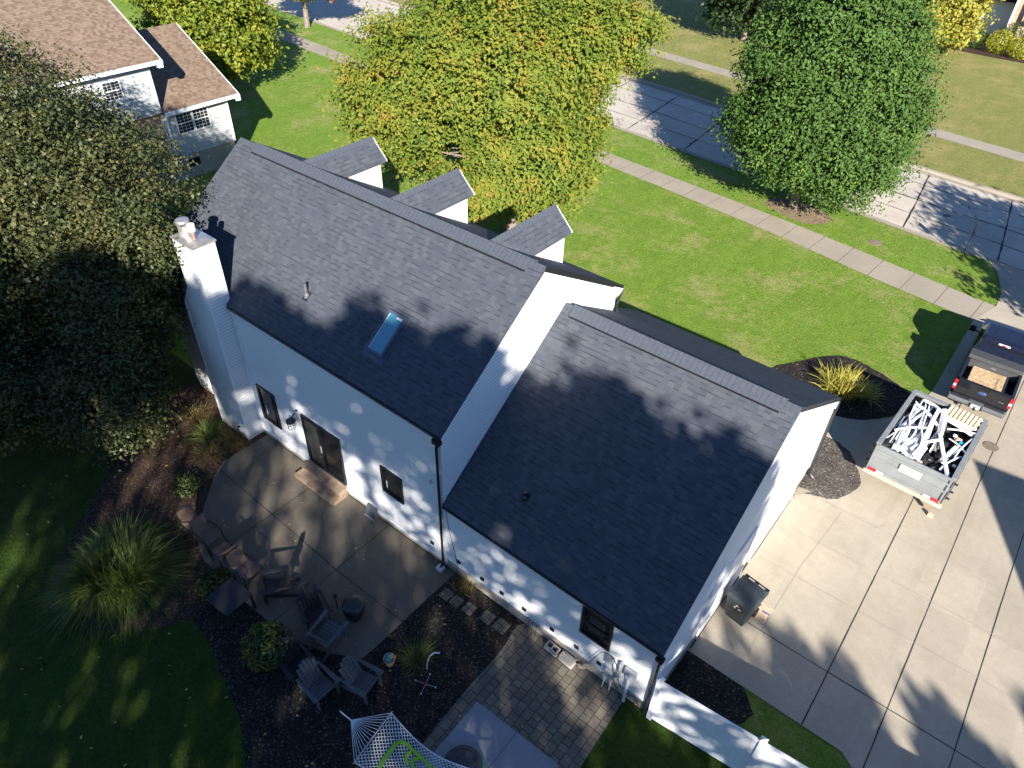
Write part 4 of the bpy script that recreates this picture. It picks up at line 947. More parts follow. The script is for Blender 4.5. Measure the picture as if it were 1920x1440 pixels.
for a in ((.30, 1.1, .10, 2.6, 1.60, 1.74, .13), (-.55, .5, -.25, 2.3, 1.66, 1.75, .09), (.38, 1.2, .22, 2.5, 1.66, 1.76, .05)):
    strip_at(*a, .03, 'scrap_grey', 'long grey metal strip lying among the white siding strips', 'grey metal strips in the load')
def lump(name, c, r, mat, label, cat, group=None, n=(9, 6), seed=0, flat=.7):
    rr = random.Random(seed); b = MB(); nu, nv = n
    for j in range(nv + 1):
        for i in range(nu):
            th, ph = 2 * math.pi * i / nu, math.pi * j / nv
            k = r * (1 + rr.uniform(-.28, .22))
            b.v.append((c[0] + k * math.sin(ph) * math.cos(th), c[1] + k * math.sin(ph) * math.sin(th), c[2] + k * math.cos(ph) * flat))
    for j in range(nv):
        for i in range(nu): b.f.append((j * nu + i, (j + 1) * nu + i, (j + 1) * nu + (i + 1) % nu, j * nu + (i + 1) % nu))
    return scrap(name, b, mat, label, cat, group)
for i, (x, y, z, r) in enumerate([(.25, .75, 1.42, .20), (.55, 1.15, 1.45, .24), (.45, 1.75, 1.48, .20), (.90, 1.35, 1.42, .22), (.92, .9, 1.40, .17), (.55, .55, 1.38, .18), (.95, 1.9, 1.5, .2)]):
    lump('rubbish_bag', (TX + x, TY + y, z), r, 'bag_black', 'crumpled black plastic rubbish bag in the right half of the trailer', 'rubbish bag', 'black bags in the trailer', seed=i)
for i, (x, y, z, r, mt) in enumerate([(.10, .42, 1.45, .12, 'cardboard'), (.35, .28, 1.42, .11, 'cardboard'), (.75, 2.2, 1.62, .13, 'cardboard')]):
    lump('cardboard_scrap', (TX + x, TY + y, z), r, mt, 'torn brown cardboard scrap lying between the black bags', 'cardboard', 'cardboard scraps in the trailer', (6, 4), i + 20, .35)
for i, (x, y, z, r) in enumerate([(1.0, .55, 1.45, .08), (.85, .35, 1.42, .07), (1.02, .95, 1.5, .09), (.85, 2.05, 1.66, .08), (.6, 2.3, 1.66, .09), (.3, 1.9, 1.6, .07), (.75, .55, 1.45, .06), (.4, 1.5, 1.62, .07)]):
    lump('paper_scrap', (TX + x, TY + y, z), r, 'white_trim' if i % 3 else 'blue_edge', 'small crumpled paper or plastic scrap on the trailer load', 'litter', 'paper scraps in the trailer', (6, 4), i + 40, .5)
# pallet leaning on the front end of the trailer
pal = thing('wood_pallet', 'pale wooden pallet lying over the front end of the trailer', 'pallet', (10.24, 14.98, 1.75), math.radians(-6))
for k in range(8): x = -.52 + k * .132; MB().hexa([(x, -.32, .03), (x + .10, -.32, .03), (x + .10, .36, .05), (x, .36, .05)], [(x, -.32, .052), (x + .10, -.32, .052), (x + .10, .36, .072), (x, .36, .072)]).build('slat', 'pallet_wood', pal)
for y in (-.29, .02, .31): MB().box(-.54, .54, y - .035, y + .035, -.05, .028).build('stringer', 'pallet_wood', pal)

# ------------------------------------------------------------------ wheelie bin and cardboard
BS = 1.14
bn = thing('wheeled_bin', 'dark green wheeled rubbish bin standing beside the garage gable wall', 'bin', (7.46, 4.12, 0.022), math.radians(-8)); bn.scale = (BS, BS, 1.05)
MB().hexa([(-.25, -.27, .06), (.25, -.27, .06), (.25, .27, .06), (-.25, .27, .06)], [(-.33, -.36, 1.0), (.33, -.36, 1.0), (.33, .36, 1.0), (-.33, .36, 1.0)]).build('body', 'bin_plastic', bn, bevel=.03)
lid = loft([[(-.36, -.40, 1.0), (.36, -.40, 1.0), (.36, .36, 1.0), (-.36, .36, 1.0)], [(-.36, -.40, 1.05), (.36, -.40, 1.05), (.36, .38, 1.06), (-.36, .38, 1.06)], [(-.30, -.32, 1.10), (.30, -.32, 1.10), (.30, .32, 1.12), (-.30, .32, 1.12)]]).build('lid', 'bin_lid_plastic', bn, bevel=.015)
MB().hexa([(-.22, -.26, 1.10), (.22, -.26, 1.10), (.12, .24, 1.117), (-.12, .24, 1.117)], [(-.2, -.24, 1.125), (.2, -.24, 1.125), (.10, .22, 1.14), (-.10, .22, 1.14)]).build('lid_rib', 'bin_lid_plastic', lid, bevel=.008)
for x in (-.28, 0, .28): MB().box(x - .05, x + .05, .37, .46, 1.0, 1.06).build('hinge', 'black_trim', lid)
MB().tube([(-.3, .46, 1.02), (.3, .46, 1.02)], .018, 8).build('handle', 'black_trim', bn)
for x in (-.27, .27):
    w = MB().lathe([(.05, -.035), (.13, -.035), (.145, 0), (.13, .035), (.05, .035)], (0, 0, 0), 18).build('wheel', 'rubber', bn); w.matrix_local = Matrix.Translation((x, .30, .145)) @ Matrix.Rotation(math.pi / 2, 4, 'Y')
for k in range(3):   # recycling mark: three chasing arrows on the front
    a = math.pi / 2 + k * 2 * math.pi / 3; pts = []
    for rr_, aa in ((.075, a - .75), (.095, a + .05), (.12, a + .12), (.075, a + .75), (.045, a + .35), (.06, a + .2), (.045, a - .6)):
        xx, zz = rr_ * math.cos(aa), rr_ * math.sin(aa); z = .74 + zz; pts.append((xx, -.27 - .09 * (z - .06) / .94 - .006, z))
    MB().poly(pts).build('recycling_mark', 'bin_white_mark', bn)
cb = tag(MB().hexa([(-.17, -.14, 0), (.17, -.14, 0), (.17, .14, 0), (-.17, .14, 0)], [(-.17, -.14, .012), (.17, -.14, .012), (.17, .14, .02), (-.17, .14, .02)]).move((8.02, 4.52, .42), -.2).build('cardboard_sheet', 'cardboard'), 'flat pale cardboard sheet leaning beside the wheeled bin', 'cardboard')
cb.location = (0, 0, 0)
tag(MB().hexa([(7.80, 4.36, .03), (8.08, 4.30, .03), (8.12, 4.34, .03), (7.84, 4.40, .03)], [(7.82, 4.60, .46), (8.10, 4.54, .46), (8.12, 4.56, .46), (7.84, 4.62, .46)]).build('cardboard_box', 'cardboard'), 'folded cardboard box standing against the bin on the driveway', 'cardboard')
MB().box(7.95, 8.16, 4.355, 4.385, .434, .446).build('blue_label', 'royal_blue', cb)

# ------------------------------------------------------------------ street sign, covers
sg = thing('street_sign', 'small square sign on a thin post between sidewalk and street', 'sign', (7.18, 31.29, 0), math.radians(8))
MB().tube([(0, 0, 0), (0, 0, 1.95)], .03, 6).build('post', 'black_metal', sg)
MB().box(-.045, -.03, -.23, .23, 1.25, 1.75).build('sign_panel', 'black_metal', sg)
tag(MB().lathe([(.36, 0), (.36, .012), (.33, .016)], (3.25, 29.75, 0), 24).build('manhole_cover', 'manhole_iron'), 'round iron cover set in the grass strip beside the sidewalk', 'manhole cover')
tag(MB().lathe([(.27, 0), (.27, .010), (.24, .012)], (11.51, 16.55, .021), 24).build('drain_cover', 'manhole_iron'), 'small round brown cover set in the driveway behind the pickup', 'drain cover')
tag(MB().lathe([(.22, 0), (.22, .010), (.2, .012)], (5.3, 36.2, -.128), 20).build('manhole_cover', 'manhole_iron'), 'small round cover set in the concrete street', 'manhole cover')

# ------------------------------------------------------------------ patio furniture
def wicker_chair(mat='wicker'):
    r = thing('wicker_chair', 'w', 'chair')
    MB().box(-.27, .27, -.25, .27, .40, .435).build('seat', mat, r)
    b = MB(); k = 6; vs = []
    for i in range(k + 1):
        t = i / k; x = -.25 - .20 * t - .03 * math.sin(t * 3.1); z = .42 + .50 * t; w = .25 - .02 * t
        vs.append([(x, -w, z), (x - .03, 0, z), (x, w, z), (x - .025, w, z), (x - .055, 0, z), (x - .025, -w, z)])
    loft(vs).build('backrest', mat, r)
    for s in (-1, 1):
        MB().tube([(.27, s * .29, 0), (.25, s * .29, .62), (.18, s * .29, .65), (-.30, s * .29, .63), (-.36, s * .27, .72)], .018, 6).build('arm', 'black_metal', r)
        MB().tube([(-.24, s * .27, .42), (-.32, s * .29, 0)], .016, 6).build('leg', 'black_metal', r)
        MB().tube([(-.27, s * .275, .40), (.27, s * .275, .40)], .016, 6).build('seat_rail', 'black_metal', r)
    for x in (-.42,): pass
    return r
WC = wicker_chair(); G_ = 'brown wicker chairs in a row on the patio edge'
WC.location = (-6.62, -4.08, .022); WC['label'] = 'farthest left brown wicker patio chair, half hidden behind another chair'; WC['group'] = G_
dup(WC, (-6.02, -4.02, .022), math.radians(3), 'second brown wicker patio chair from the left, facing the chair with sunlit top', G_)
dup(WC, (-5.22, -4.06, .022), math.radians(178), 'third wicker patio chair, turned backwards with sunlit top edge', G_)
dup(WC, (-4.12, -4.03, .022), math.radians(4), 'brown wicker patio chair nearest to the low black table', G_)
tb_ = thing('patio_table', 'square black low table standing beside the ornamental grass and wicker chairs', 'table', (-3.58, -4.92, 0.01), math.radians(4))
MB().box(-.47, .47, -.43, .43, .64, .68).build('tabletop', 'table_black', tb_, bevel=.01)
for sx in (-1, 1):
    for sy in (-1, 1): MB().box(sx * .42 - .03, sx * .42 + .03, sy * .38 - .03, sy * .38 + .03, 0, .639).build('leg', 'table_black', tb_)

def adirondack(mat):
    """faces +x"""
    r = thing('adirondack_chair', 'a', 'chair')
    for i in range(6):
        x = .30 - i * .098; z = .36 - .020 * i * 1.0
        MB().hexa([(x - .085, -.26, z - .020), (x, -.26, z), (x, .26, z), (x - .085, .26, z - .020)][::1], [(x - .085, -.26, z), (x, -.26, z + .020), (x, .26, z + .020), (x - .085, .26, z)]).build('seat_slat', mat, r)
    for i in range(5):
        y = -.24 + i * .098; top = (.86, .95, .98, .95, .86)[i]; y2 = y * 1.12
        a = Vector((-.20, y, .26)); e = Vector((-.20 - .62 * (top - .26) * .72, y2, top))
        MB().hexa([(a.x, y, a.z), (a.x, y + .088, a.z), (a.x - .022, y + .088, a.z - .01), (a.x - .022, y, a.z - .01)], [(e.x, y2, e.z), (e.x, y2 + .096, e.z), (e.x - .022, y2 + .096, e.z - .01), (e.x - .022, y2, e.z - .01)]).build('back_slat', mat, r)
    MB().beam((-.42, -.30, .56), (-.42, .30, .56), .03, .07).build('back_rail', mat, r)
    for s in (-1, 1):
        b = MB().hexa([(-.46, s * .29, .555), (.40, s * .28, .575), (.40, s * .42, .575), (-.46, s * .36, .555)][::s], [(-.46, s * .29, .58), (.40, s * .28, .60), (.40, s * .42, .60), (-.46, s * .36, .58)][::s])
        b.build('armrest', mat, r, bevel=.008)
        MB().box(.26, .36, s * .30 - .015, s * .30 + .015, 0, .574).build('front_leg', mat, r)
        MB().beam((.34, s * .275, .33), (-.62, s * .275, .03), .025, .12).build('rear_leg', mat, r)
    return r
AG = 'grey adirondack chairs around the fire pit'
AC = adirondack('adirondack_plastic')
AC.location = (.18, -4.90, .01); AC.rotation_euler = (0, 0, math.radians(-2)); AC['label'] = 'grey slatted adirondack chair on the mulch with sunlit back, middle of the row of three'; AC['group'] = AG
dup(AC, (.92, -4.12, .01), math.radians(9), 'grey slatted adirondack chair at the patio corner nearest the planter pot', AG)
dup(AC, (-.82, -3.78, .022), math.radians(100), 'slatted adirondack chair with sunlit seat beside the round fire pit', AG)
AD = adirondack('adirondack_dark')
AD.location = (-.72, -4.90, .01); AD.rotation_euler = (0, 0, math.radians(-6)); AD['label'] = 'dark adirondack chair in shade next to the round shrub'; AD['group'] = 'dark adirondack chairs on the patio'
dup(AD, (-3.12, -3.78, .022), math.radians(235), 'dark adirondack chair next to the black square table', 'dark adirondack chairs on the patio')
dup(AD, (-1.62, -3.62, .022), math.radians(-20), 'dark adirondack chair seen from behind, left of the fire pit', 'dark adirondack chairs on the patio')
fpit = thing('fire_pit', 'round black drum fire pit with domed lid on the patio', 'fire pit', (-.86, -2.86, .022))
MB().lathe([(.20, .0), (.22, .10), (.29, .20), (.31, .48), (.30, .54)], (0, 0, 0), 28).build('bowl', 'black_metal', fpit, smooth=True)
MB().lathe([(.31, .541), (.30, .57), (.22, .62), (.10, .65), (.03, .66)], (0, 0, 0), 28).build('lid', 'black_metal', fpit, smooth=True)
MB().tube([(-.06, 0, .65), (-.05, 0, .71), (.05, 0, .71), (.06, 0, .65)], .012, 6).build('handle', 'black_metal', fpit)
lg = thing('shadow_stick', 'thin dark stick with a knob, standing in for a shadow next to the fire pit', 'stick', (-1.42, -3.02, .022))  # added dark stick in place of a narrow shadow on the patio
MB().tube([(0, 0, 0), (0, 0, .55)], .02, 6).build('pole', 'black_metal', lg); MB().lathe([(.03, .55), (.06, .58), (.06, .68), (.03, .70)], (0, 0, 0), 12).build('head', 'black_metal', lg)

# wooden steps and box at the back wall
st = thing('wooden_steps', 'two weathered wooden steps under the black sliding door', 'steps', (-5.40, -.02, .022))
for z0, z1, y0_, y1_, xx in ((0, .15, -.66, -.0, 1.0), (.151, .34, -.34, -.0, .97)):
    MB().box(-xx, xx, y0_ + .03, y1_ - .03, z0, z1 - .035).build('riser', 'step_wood', st)
    for k in range(3): w = (y1_ - y0_) / 3; MB().box(-xx, xx, y0_ + k * w + .004, y0_ + (k + 1) * w - .004, z1 - .034, z1).build('tread', 'step_wood', st)
vb = thing('vent_cover', 'small grey box standing against the foundation under the small window', 'box', (-3.18, -.03, .022))
MB().hexa([(-.20, -.20, 0), (.20, -.20, 0), (.20, -.0, 0), (-.20, -.0, 0)], [(-.20, -.10, .34), (.20, -.10, .34), (.20, -.0, .38), (-.20, -.0, .38)]).build('hood', 'grey_paint', vb)
MB().box(-.22, .22, -.215, -.18, 0, .03).build('lip', 'meter_grey', vb)

# cinder blocks and stones along the garage wall
def cinder(x, y, rot, lab, g):
    r = thing('cinder_block', lab, 'block', (x, y, .022), rot, g)
    b = MB()
    for q in ((-.2, .2, -.1, -.07), (-.2, .2, .07, .1), (-.2, -.165, -.07, .07), (-.018, .018, -.07, .07), (.165, .2, -.07, .07)): b.box(*q, 0, .2)
    b.build('block', 'cinder_block', r); return r
cinder(4.03, -.16, math.radians(-4), 'hollow grey cinder block with open cells beside the garage wall', None)
t_ = thing('concrete_block', 'solid pale concrete block lying next to the hollow cinder block', 'block', (4.52, -.16, .022), math.radians(-4))
MB().box(-.22, .22, -.12, .12, 0, .10).build('block', 'cinder_block', t_, bevel=.012)
MB().box(-.215, .215, -.115, .115, .102, .20).build('upper_block', 'cinder_block', t_, bevel=.012)
for i, (x, y, r, lab) in enumerate([(4.86, -.16, .12, 'small rounded brown stone touching the concrete block'), (5.10, -.17, .15, 'flat brown stone in the middle of the row by the garage wall'), (5.40, -.20, .14, 'broad flat stone nearest the utility meters')]):
    lump('garden_stone', (x, y, .022 + r * .4), r, 'garden_stone', lab, 'stone', 'stones along the garage wall', (8, 5), 60 + i, .55)
lump('garden_stone', (.56, -5.28, .05), .13, 'garden_stone', 'pale stone lying on the mulch behind the adirondack chairs', 'stone', None, (8, 5), 70, .6)
# planter pot with toys, hose, sprinkler
pot = thing('planter_pot', 'round clay pot holding teal and orange tools on the mulch', 'pot', (.93, -3.22, .008))
MB().lathe([(.11, 0), (.16, .24), (.165, .26), (.14, .26), (.13, .20), (.02, .19)], (0, 0, 0), 20).build('pot', 'terracotta', pot)
MB().beam((-.08, .02, .28), (.05, .06, .33), .05, .03).build('tool', 'teal_plastic', pot); MB().beam((-.03, -.07, .27), (.08, -.04, .31), .07, .03).build('tool', 'teal_plastic', pot); MB().beam((.06, .08, .27), (.13, .10, .38), .04, .03).build('tool', 'orange_plastic', pot)
tag(MB().tube([(1.80, -2.72, .03), (1.70, -2.60, .10), (1.64, -2.45, .13), (1.66, -2.30, .12), (1.76, -2.18, .06)], .022, 8).build('hose_piece', 'white_trim'), 'curved white hose piece lying on the mulch', 'hose')
spk = thing('garden_sprinkler', 'thin four armed sprinkler with red hub lying on the mulch', 'sprinkler', (2.07, -3.04, .01))
MB().lathe([(.03, 0), (.035, .05), (.02, .07)], (0, 0, 0), 10).build('hub', 'red_plastic', spk)
for k in range(4):
    a = .35 + k * math.pi / 2; ar = MB().tube([(.03 * math.cos(a), .03 * math.sin(a), .04), (.27 * math.cos(a), .27 * math.sin(a), .05)], .007, 5).build('arm', 'meter_grey', spk)
    MB().lathe([(.018, 0), (.018, .03)], (.28 * math.cos(a), .28 * math.sin(a), .035), 8).build('nozzle', 'white_trim', ar)
# wire plant stand against the garage
ws_ = thing('wire_plant_stand', 'thin black wire scroll stand leaning on the garage wall', 'plant stand', (3.28, -.10, .01))
for dx in (-.12, 0, .14):
    MB().tube([(dx, -.05, 0), (dx, 0, .55)] + [(dx + .05 * math.sin(a), .01, .60 - .05 * math.cos(a)) for a in [0.5 + i * .6 for i in range(9)]], .007, 5).build('scroll', 'black_metal', ws_)
MB().tube([(-.16, -.03, .35), (.18, -.03, .35)], .007, 5).build('crossbar', 'black_metal', ws_)

# ------------------------------------------------------------------ hammock
hm = thing('rope_hammock', 'white rope net hammock with spreader bar at the bottom edge', 'hammock', (1.74, -5.12, 0))
ax = Vector((2.55, .36, 0)).normalized(); px = Vector((-ax.y, ax.x, 0)); 
def hp(t, w, z=None):   # t metres along the hammock from the first ring, w across
    sag = 0.93 - .30 * math.sin(max(0, min(1, (t - .66) / 2.5)) * math.pi) - .10 * (1 - (w / .67) ** 2) * (1 if .66 < t < 3.16 else 0)
    if .66 < t < 3.16: w = w * (1 - .20 * math.sin((t - .66) / 2.5 * math.pi))
    p = ax * t + px * w; return (p.x, p.y, z if z is not None else sag)
for tt in (.66, 3.16): MB().tube([hp(tt, -.70, .93), hp(tt, .70, .93)], .020, 8).build('spreader_bar', 'meter_grey', hm)
for base, tt in ((0.0, .66), (3.82, 3.16)):
    b = MB()
    for k in range(15): b.tube([hp(base, 0, 1.02), hp(tt, -.66 + k * 1.32 / 14, .93)], .0065, 4, False)
    b.build('clew_ropes', 'rope_white', hm)
net = MB(); nw, nl = 13, 24
for sgn in (1, -1):
    for k in range(-nl, nw + nl):
        pts = []
        for i in range(nl + 1):
            w = k + sgn * i * 1.0
            tri = w % (2 * nw); tri = tri if tri <= nw else 2 * nw - tri
            if 0 <= w <= nw: pts.append(hp(.67 + 2.48 * i / nl, -.64 + 1.28 * w / nw))
        if len(pts) > 1: net.tube(pts, .0085, 4, False)
net.build('net', 'rope_white', hm)
for w in (-.66, .66): MB().tube([hp(.66 + 2.5 * i / 12, w) for i in range(13)], .014, 5).build('edge_rope', 'rope_white', hm)
MB().tube([hp(0, 0, 1.02), hp(-.35, 0, 1.12)], .014, 6).build('hanging_rope', 'rope_white', hm)
MB().tube([hp(-.35, 0, 0), hp(-.35, 0, 1.15)], .035, 8).build('support_post', 'black_metal', hm)
MB().tube([hp(4.2, 0, 0), hp(4.2, 0, 1.15)], .035, 8).build('support_post', 'black_metal', hm); MB().tube([hp(3.82, 0, 1.02), hp(4.2, 0, 1.12)], .014, 6).build('hanging_rope', 'rope_white', hm)
gr = thing('lounge_float', 'lime green banded float loop lying on the rope hammock', 'float', (1.74, -5.12, .03))
def band(path, w, nm='band'):
    b = MB(); prev = None
    for i, (t, ww) in enumerate(path):
        j, k = min(i + 1, len(path) - 1), max(i - 1, 0)
        d = Vector((path[j][0] - path[k][0], path[j][1] - path[k][1])).normalized(); n = Vector((-d.y, d.x)) * w / 2
        z0_ = hp(t, ww)[2]
        cur = [(*hp(t + n.x, ww + n.y)[:2], z0_), (*hp(t - n.x, ww - n.y)[:2], z0_), (*hp(t - n.x, ww - n.y)[:2], z0_ + .035), (*hp(t + n.x, ww + n.y)[:2], z0_ + .035)]
        if prev: b.hexa([prev[0], cur[0], cur[1], prev[1]][::-1], [prev[3], cur[3], cur[2], prev[2]][::-1])
        prev = cur
    return b.build(nm, 'lime_green', gr)
arc = [(1.15, -.45), (1.12, -.25), (1.12, 0), (1.13, .18)] + [(1.38 - .25 * math.cos(a), .20 + .22 * math.sin(a)) for a in (0.3, .7, 1.1, 1.57, 2.0)] + [(1.62, .40), (1.9, .36), (2.2, .30)]
band(arc, .075); band([(1.52 + .02, .42), (1.48, .25), (1.50, .12), (1.60, .05)], .06); band([(1.75, .36), (1.66, .20), (1.72, .05), (1.85, -.02), (2.1, -.05)], .075)
# toy box lid on the concrete pad
sh = thing('sandbox_lid', 'round dark ribbed sandbox lid with green rim on the concrete pad', 'sandbox', (4.22, -3.98, .05))
MB().lathe([(.50, 0), (.52, .08), (.48, .12)], (0, 0, 0), 32).build('rim', 'shell_green', sh, smooth=False)
dome = MB().lathe([(.475, .11), (.44, .19), (.36, .25), (.24, .29), (.10, .31)], (-.03, .03, 0), 28).build('shell', 'shell_grey', sh, smooth=True)
b = MB()
def dz(r): return float(np.interp(r, [.1, .24, .36, .44, .475], [.31, .29, .25, .19, .11])) + .004
hexr = .15
for k in range(6):
    a0, a1 = k * math.pi / 3, (k + 1) * math.pi / 3
    P = lambda r, a: (-.03 + r * math.cos(a), .03 + r * math.sin(a), dz(r))
    b.tube([P(hexr, a0), P(hexr, a1)], .006, 4); b.tube([P(hexr, a0), P(.30, a0), P(.47, a0)], .006, 4); b.tube([P(.31, a0), P(.33, (a0 + a1) / 2), P(.31, a1)], .006, 4)
b.build('shell_groove', 'black_trim', dome)
#@@PLANTS
# ------------------------------------------------------------------ vegetation builders
def unit(a): return a / np.maximum(np.linalg.norm(a, axis=1, keepdims=True), 1e-6)
def leaf_quads(pos, nrm, size, rng, aspect=0.62, droop=0.25):
    """one folded kite-shaped leaf (4 vertices) per position"""
    n = len(pos)
    r = unit(rng.normal(size=(n, 3)))
    t = unit(np.cross(nrm, r)); b = np.cross(nrm, t)
    s = (size * rng.uniform(0.6, 1.35, n))[:, None]
    base = pos - t * s * 0.5
    tip = pos + t * s * 0.5 - nrm * s * droop
    l = pos + b * s * aspect * 0.5 + nrm * s * 0.06 - t * s * 0.06
    rr = pos - b * s * aspect * 0.5 + nrm * s * 0.06 - t * s * 0.06
    return np.stack([base, rr, tip, l], 1).reshape(-1, 3)
def blob_points(c, r, nclump, per, spread, rng, lump=0.16, inner=0.45, cut=None):
    d = unit(rng.normal(size=(nclump, 3)))
    ph = rng.uniform(0, 6.28, 6); k = rng.normal(size=(6, 3)) * 2.6
    wob = sum(np.sin(d @ k[i] + ph[i]) for i in range(6)) / 6
    f = (inner ** 2 + (1 - inner ** 2) * rng.uniform(0, 1, nclump)) ** 0.5
    cc = np.array(c) + d * np.array(r) * (f * (1 + lump * 2.2 * wob))[:, None]
    cs = spread * rng.uniform(0.6, 1.4, nclump)
    off = rng.normal(size=(nclump, per, 3)) * cs[:, None, None] * np.array([1, 1, 0.62])
    p = (cc[:, None, :] + off).reshape(-1, 3)
    out = unit((p - np.array(c)) / np.array(r))
    return p, out, cc
def limbs(mb, base, tips, r0, fork, rng):
    """tapered trunk that forks into curving limbs"""
    base = Vector(base); fk = Vector(fork)
    mb.tube([base + Vector((0, 0, -.1)), base + Vector((0, 0, .25)), base.lerp(fk, .5) + Vector((rng.normal() * .05, rng.normal() * .05, 0)), fk + Vector((0, 0, .4))], [r0 * 1.5, r0 * 1.05, r0 * .9, r0 * .6], 10)
    for tp in tips:
        tp = Vector(tp); mid = fk.lerp(tp, .5) + Vector((rng.normal() * .25, rng.normal() * .25, .35))
        mb.tube([fk + Vector((0, 0, -.15)), fk.lerp(mid, .5) + Vector((0, 0, .15)), mid, mid.lerp(tp, .5) + Vector((rng.normal() * .15, rng.normal() * .15, .1)), tp], [r0 * .55, r0 * .42, r0 * .30, r0 * .18, r0 * .05], 7)
def tree(name, label, cat, loc, blobs, leafsize, mat, bark='bark_grey', r0=.25, fork=2.5, group=None, seed=1, up=.55, rnd=.75, lump=.16, nl=9, inner=.45, zmin=.4, sunward=0.0, gaps=0, gapr=(.4, .8), carve=(), reach=()):
    rng = np.random.default_rng(seed)
    t = thing(name, label, cat, loc, 0, group)
    P, N, CC = [], [], []
    for c, r, ncl, per, sp in blobs:
        p, o, cc = blob_points(c, r, ncl, per, sp, rng, lump, inner); P.append(p); N.append(o); CC.append(cc)
    P = np.concatenate(P); N = np.concatenate(N); CC = np.concatenate(CC)
    k = P[:, 2] > zmin
    for g_ in range(gaps):                       # hollows between the leaf masses
        c = P[rng.integers(len(P))]; r = rng.uniform(*gapr)
        k &= (((P - c) / np.array([1, 1, .7])) ** 2).sum(1) > r * r * (1 + .35 * np.sin(P[:, 0] * 5 + P[:, 1] * 4))
    for a, b, r in carve:
        a, b = np.array(a), np.array(b); h = np.clip(((P - a) @ (b - a)) / ((b - a) @ (b - a)), 0, 1)
        k &= np.linalg.norm(P - (a + h[:, None] * (b - a)), axis=1) > r * (1 + .3 * np.sin(P[:, 0] * 6 + P[:, 2] * 5))
    P, N = P[k], N[k]
    nr = unit(N * .6 + np.array([.715 * sunward, -.70 * sunward, up]) + rng.normal(size=P.shape) * rnd)
    fast_mesh('crown', leaf_quads(P, nr, leafsize, rng), 4, mat, t)
    mb = MB()
    CC = CC[CC[:, 2] > fork + .3]
    tips = CC[rng.choice(len(CC), min(nl, len(CC)), replace=False)] if len(CC) else []
    limbs(mb, (0, 0, 0), [tuple(x * np.array([.92, .92, .96])) for x in tips] + list(reach), r0, (0.05, 0.03, fork), rng)
    mb.build('trunk', bark, t, smooth=True)
    return t
def blades(n, length, spread, width, rng, base=.25, lean=(.2, 1.0), arch=.6, az=None):
    """arching grass blades as 3-quad ribbons"""
    a = rng.uniform(0, 2 * np.pi, n) if az is None else az[0] + rng.normal(size=n) * az[1]
    l = length * rng.uniform(.6, 1.15, n); ln = rng.uniform(*lean, n)
    d = np.stack([np.cos(a), np.sin(a), np.zeros(n)], 1)
    b0 = d * (base * rng.uniform(0, 1, n))[:, None] + np.stack([rng.normal(size=n), rng.normal(size=n), np.zeros(n)], 1) * spread
    s = np.stack([-np.sin(a), np.cos(a), np.zeros(n)], 1); tw = rng.normal(size=n) * .5
    s = s * np.cos(tw)[:, None] + np.array([0, 0, 1]) * np.sin(tw)[:, None]
    pts = []
    for t in (0, .3, .62, 1.0):
        h = np.sin(ln) * l * (t + arch * t * t * .6); z = np.cos(ln) * l * t + .0 - arch * l * .55 * t ** 3 * np.sin(ln) * 1.6
        p = b0 + d * h[:, None]; p[:, 2] = np.maximum(.015, z + .02); pts.append(p)
    out = []
    for i, (w0, w1) in enumerate(((.8, 1), (1, .75), (.75, .08))):
        q0 = s * (width * w0 / 2); q1 = s * (width * w1 / 2)
        out.append(np.stack([pts[i] - q0, pts[i] + q0, pts[i + 1] + q1, pts[i + 1] - q1], 1))
    return np.concatenate(out, 0).reshape(-1, 3)
def grass_clump(name, label, cat, loc, n, length, width, mat, seed, group=None, **kw):
    t = thing(name, label, cat, loc, 0, group)
    fast_mesh('blades', blades(n, length, kw.pop('spread', .06), width, np.random.default_rng(seed), **kw), 4, mat, t)
    return t
def shrub(name, label, cat, loc, r, n, leafsize, mat, seed, group=None, cone=False, stem='bark_grey'):
    rng = np.random.default_rng(seed)
    t = thing(name, label, cat, loc, 0, group)
    d = unit(rng.normal(size=(n, 3)))
    wob = sum(np.sin(d @ (rng.normal(size=3) * 3.5) + rng.uniform(0, 6)) for _ in range(5)) / 5
    f = rng.uniform(.55, 1.0, n) ** .5 * (1 + .14 * wob)
    p = d * np.array(r) * f[:, None]
    if cone: p[:, :2] *= np.clip(1.15 - .5 * (p[:, 2:3] / r[2] + 1) / 2 * 1.2, .2, 1.2)
    p[:, 2] += r[2] * .92; k = p[:, 2] > .03; p, d = p[k], d[k]
    fast_mesh('foliage', leaf_quads(p, unit(d + rng.normal(size=p.shape) * .6 + np.array([0, 0, .3])), leafsize, rng), 4, mat, t)
    mb = MB()
    for i in range(4):
        a = i * 1.6; mb.tube([(0, 0, -.02), (.12 * math.cos(a), .12 * math.sin(a), r[2] * .5), (r[0] * .5 * math.cos(a), r[1] * .5 * math.sin(a), r[2] * 1.1)], [.03, .02, .01], 5)
    mb.build('stem', stem, t)
    return t

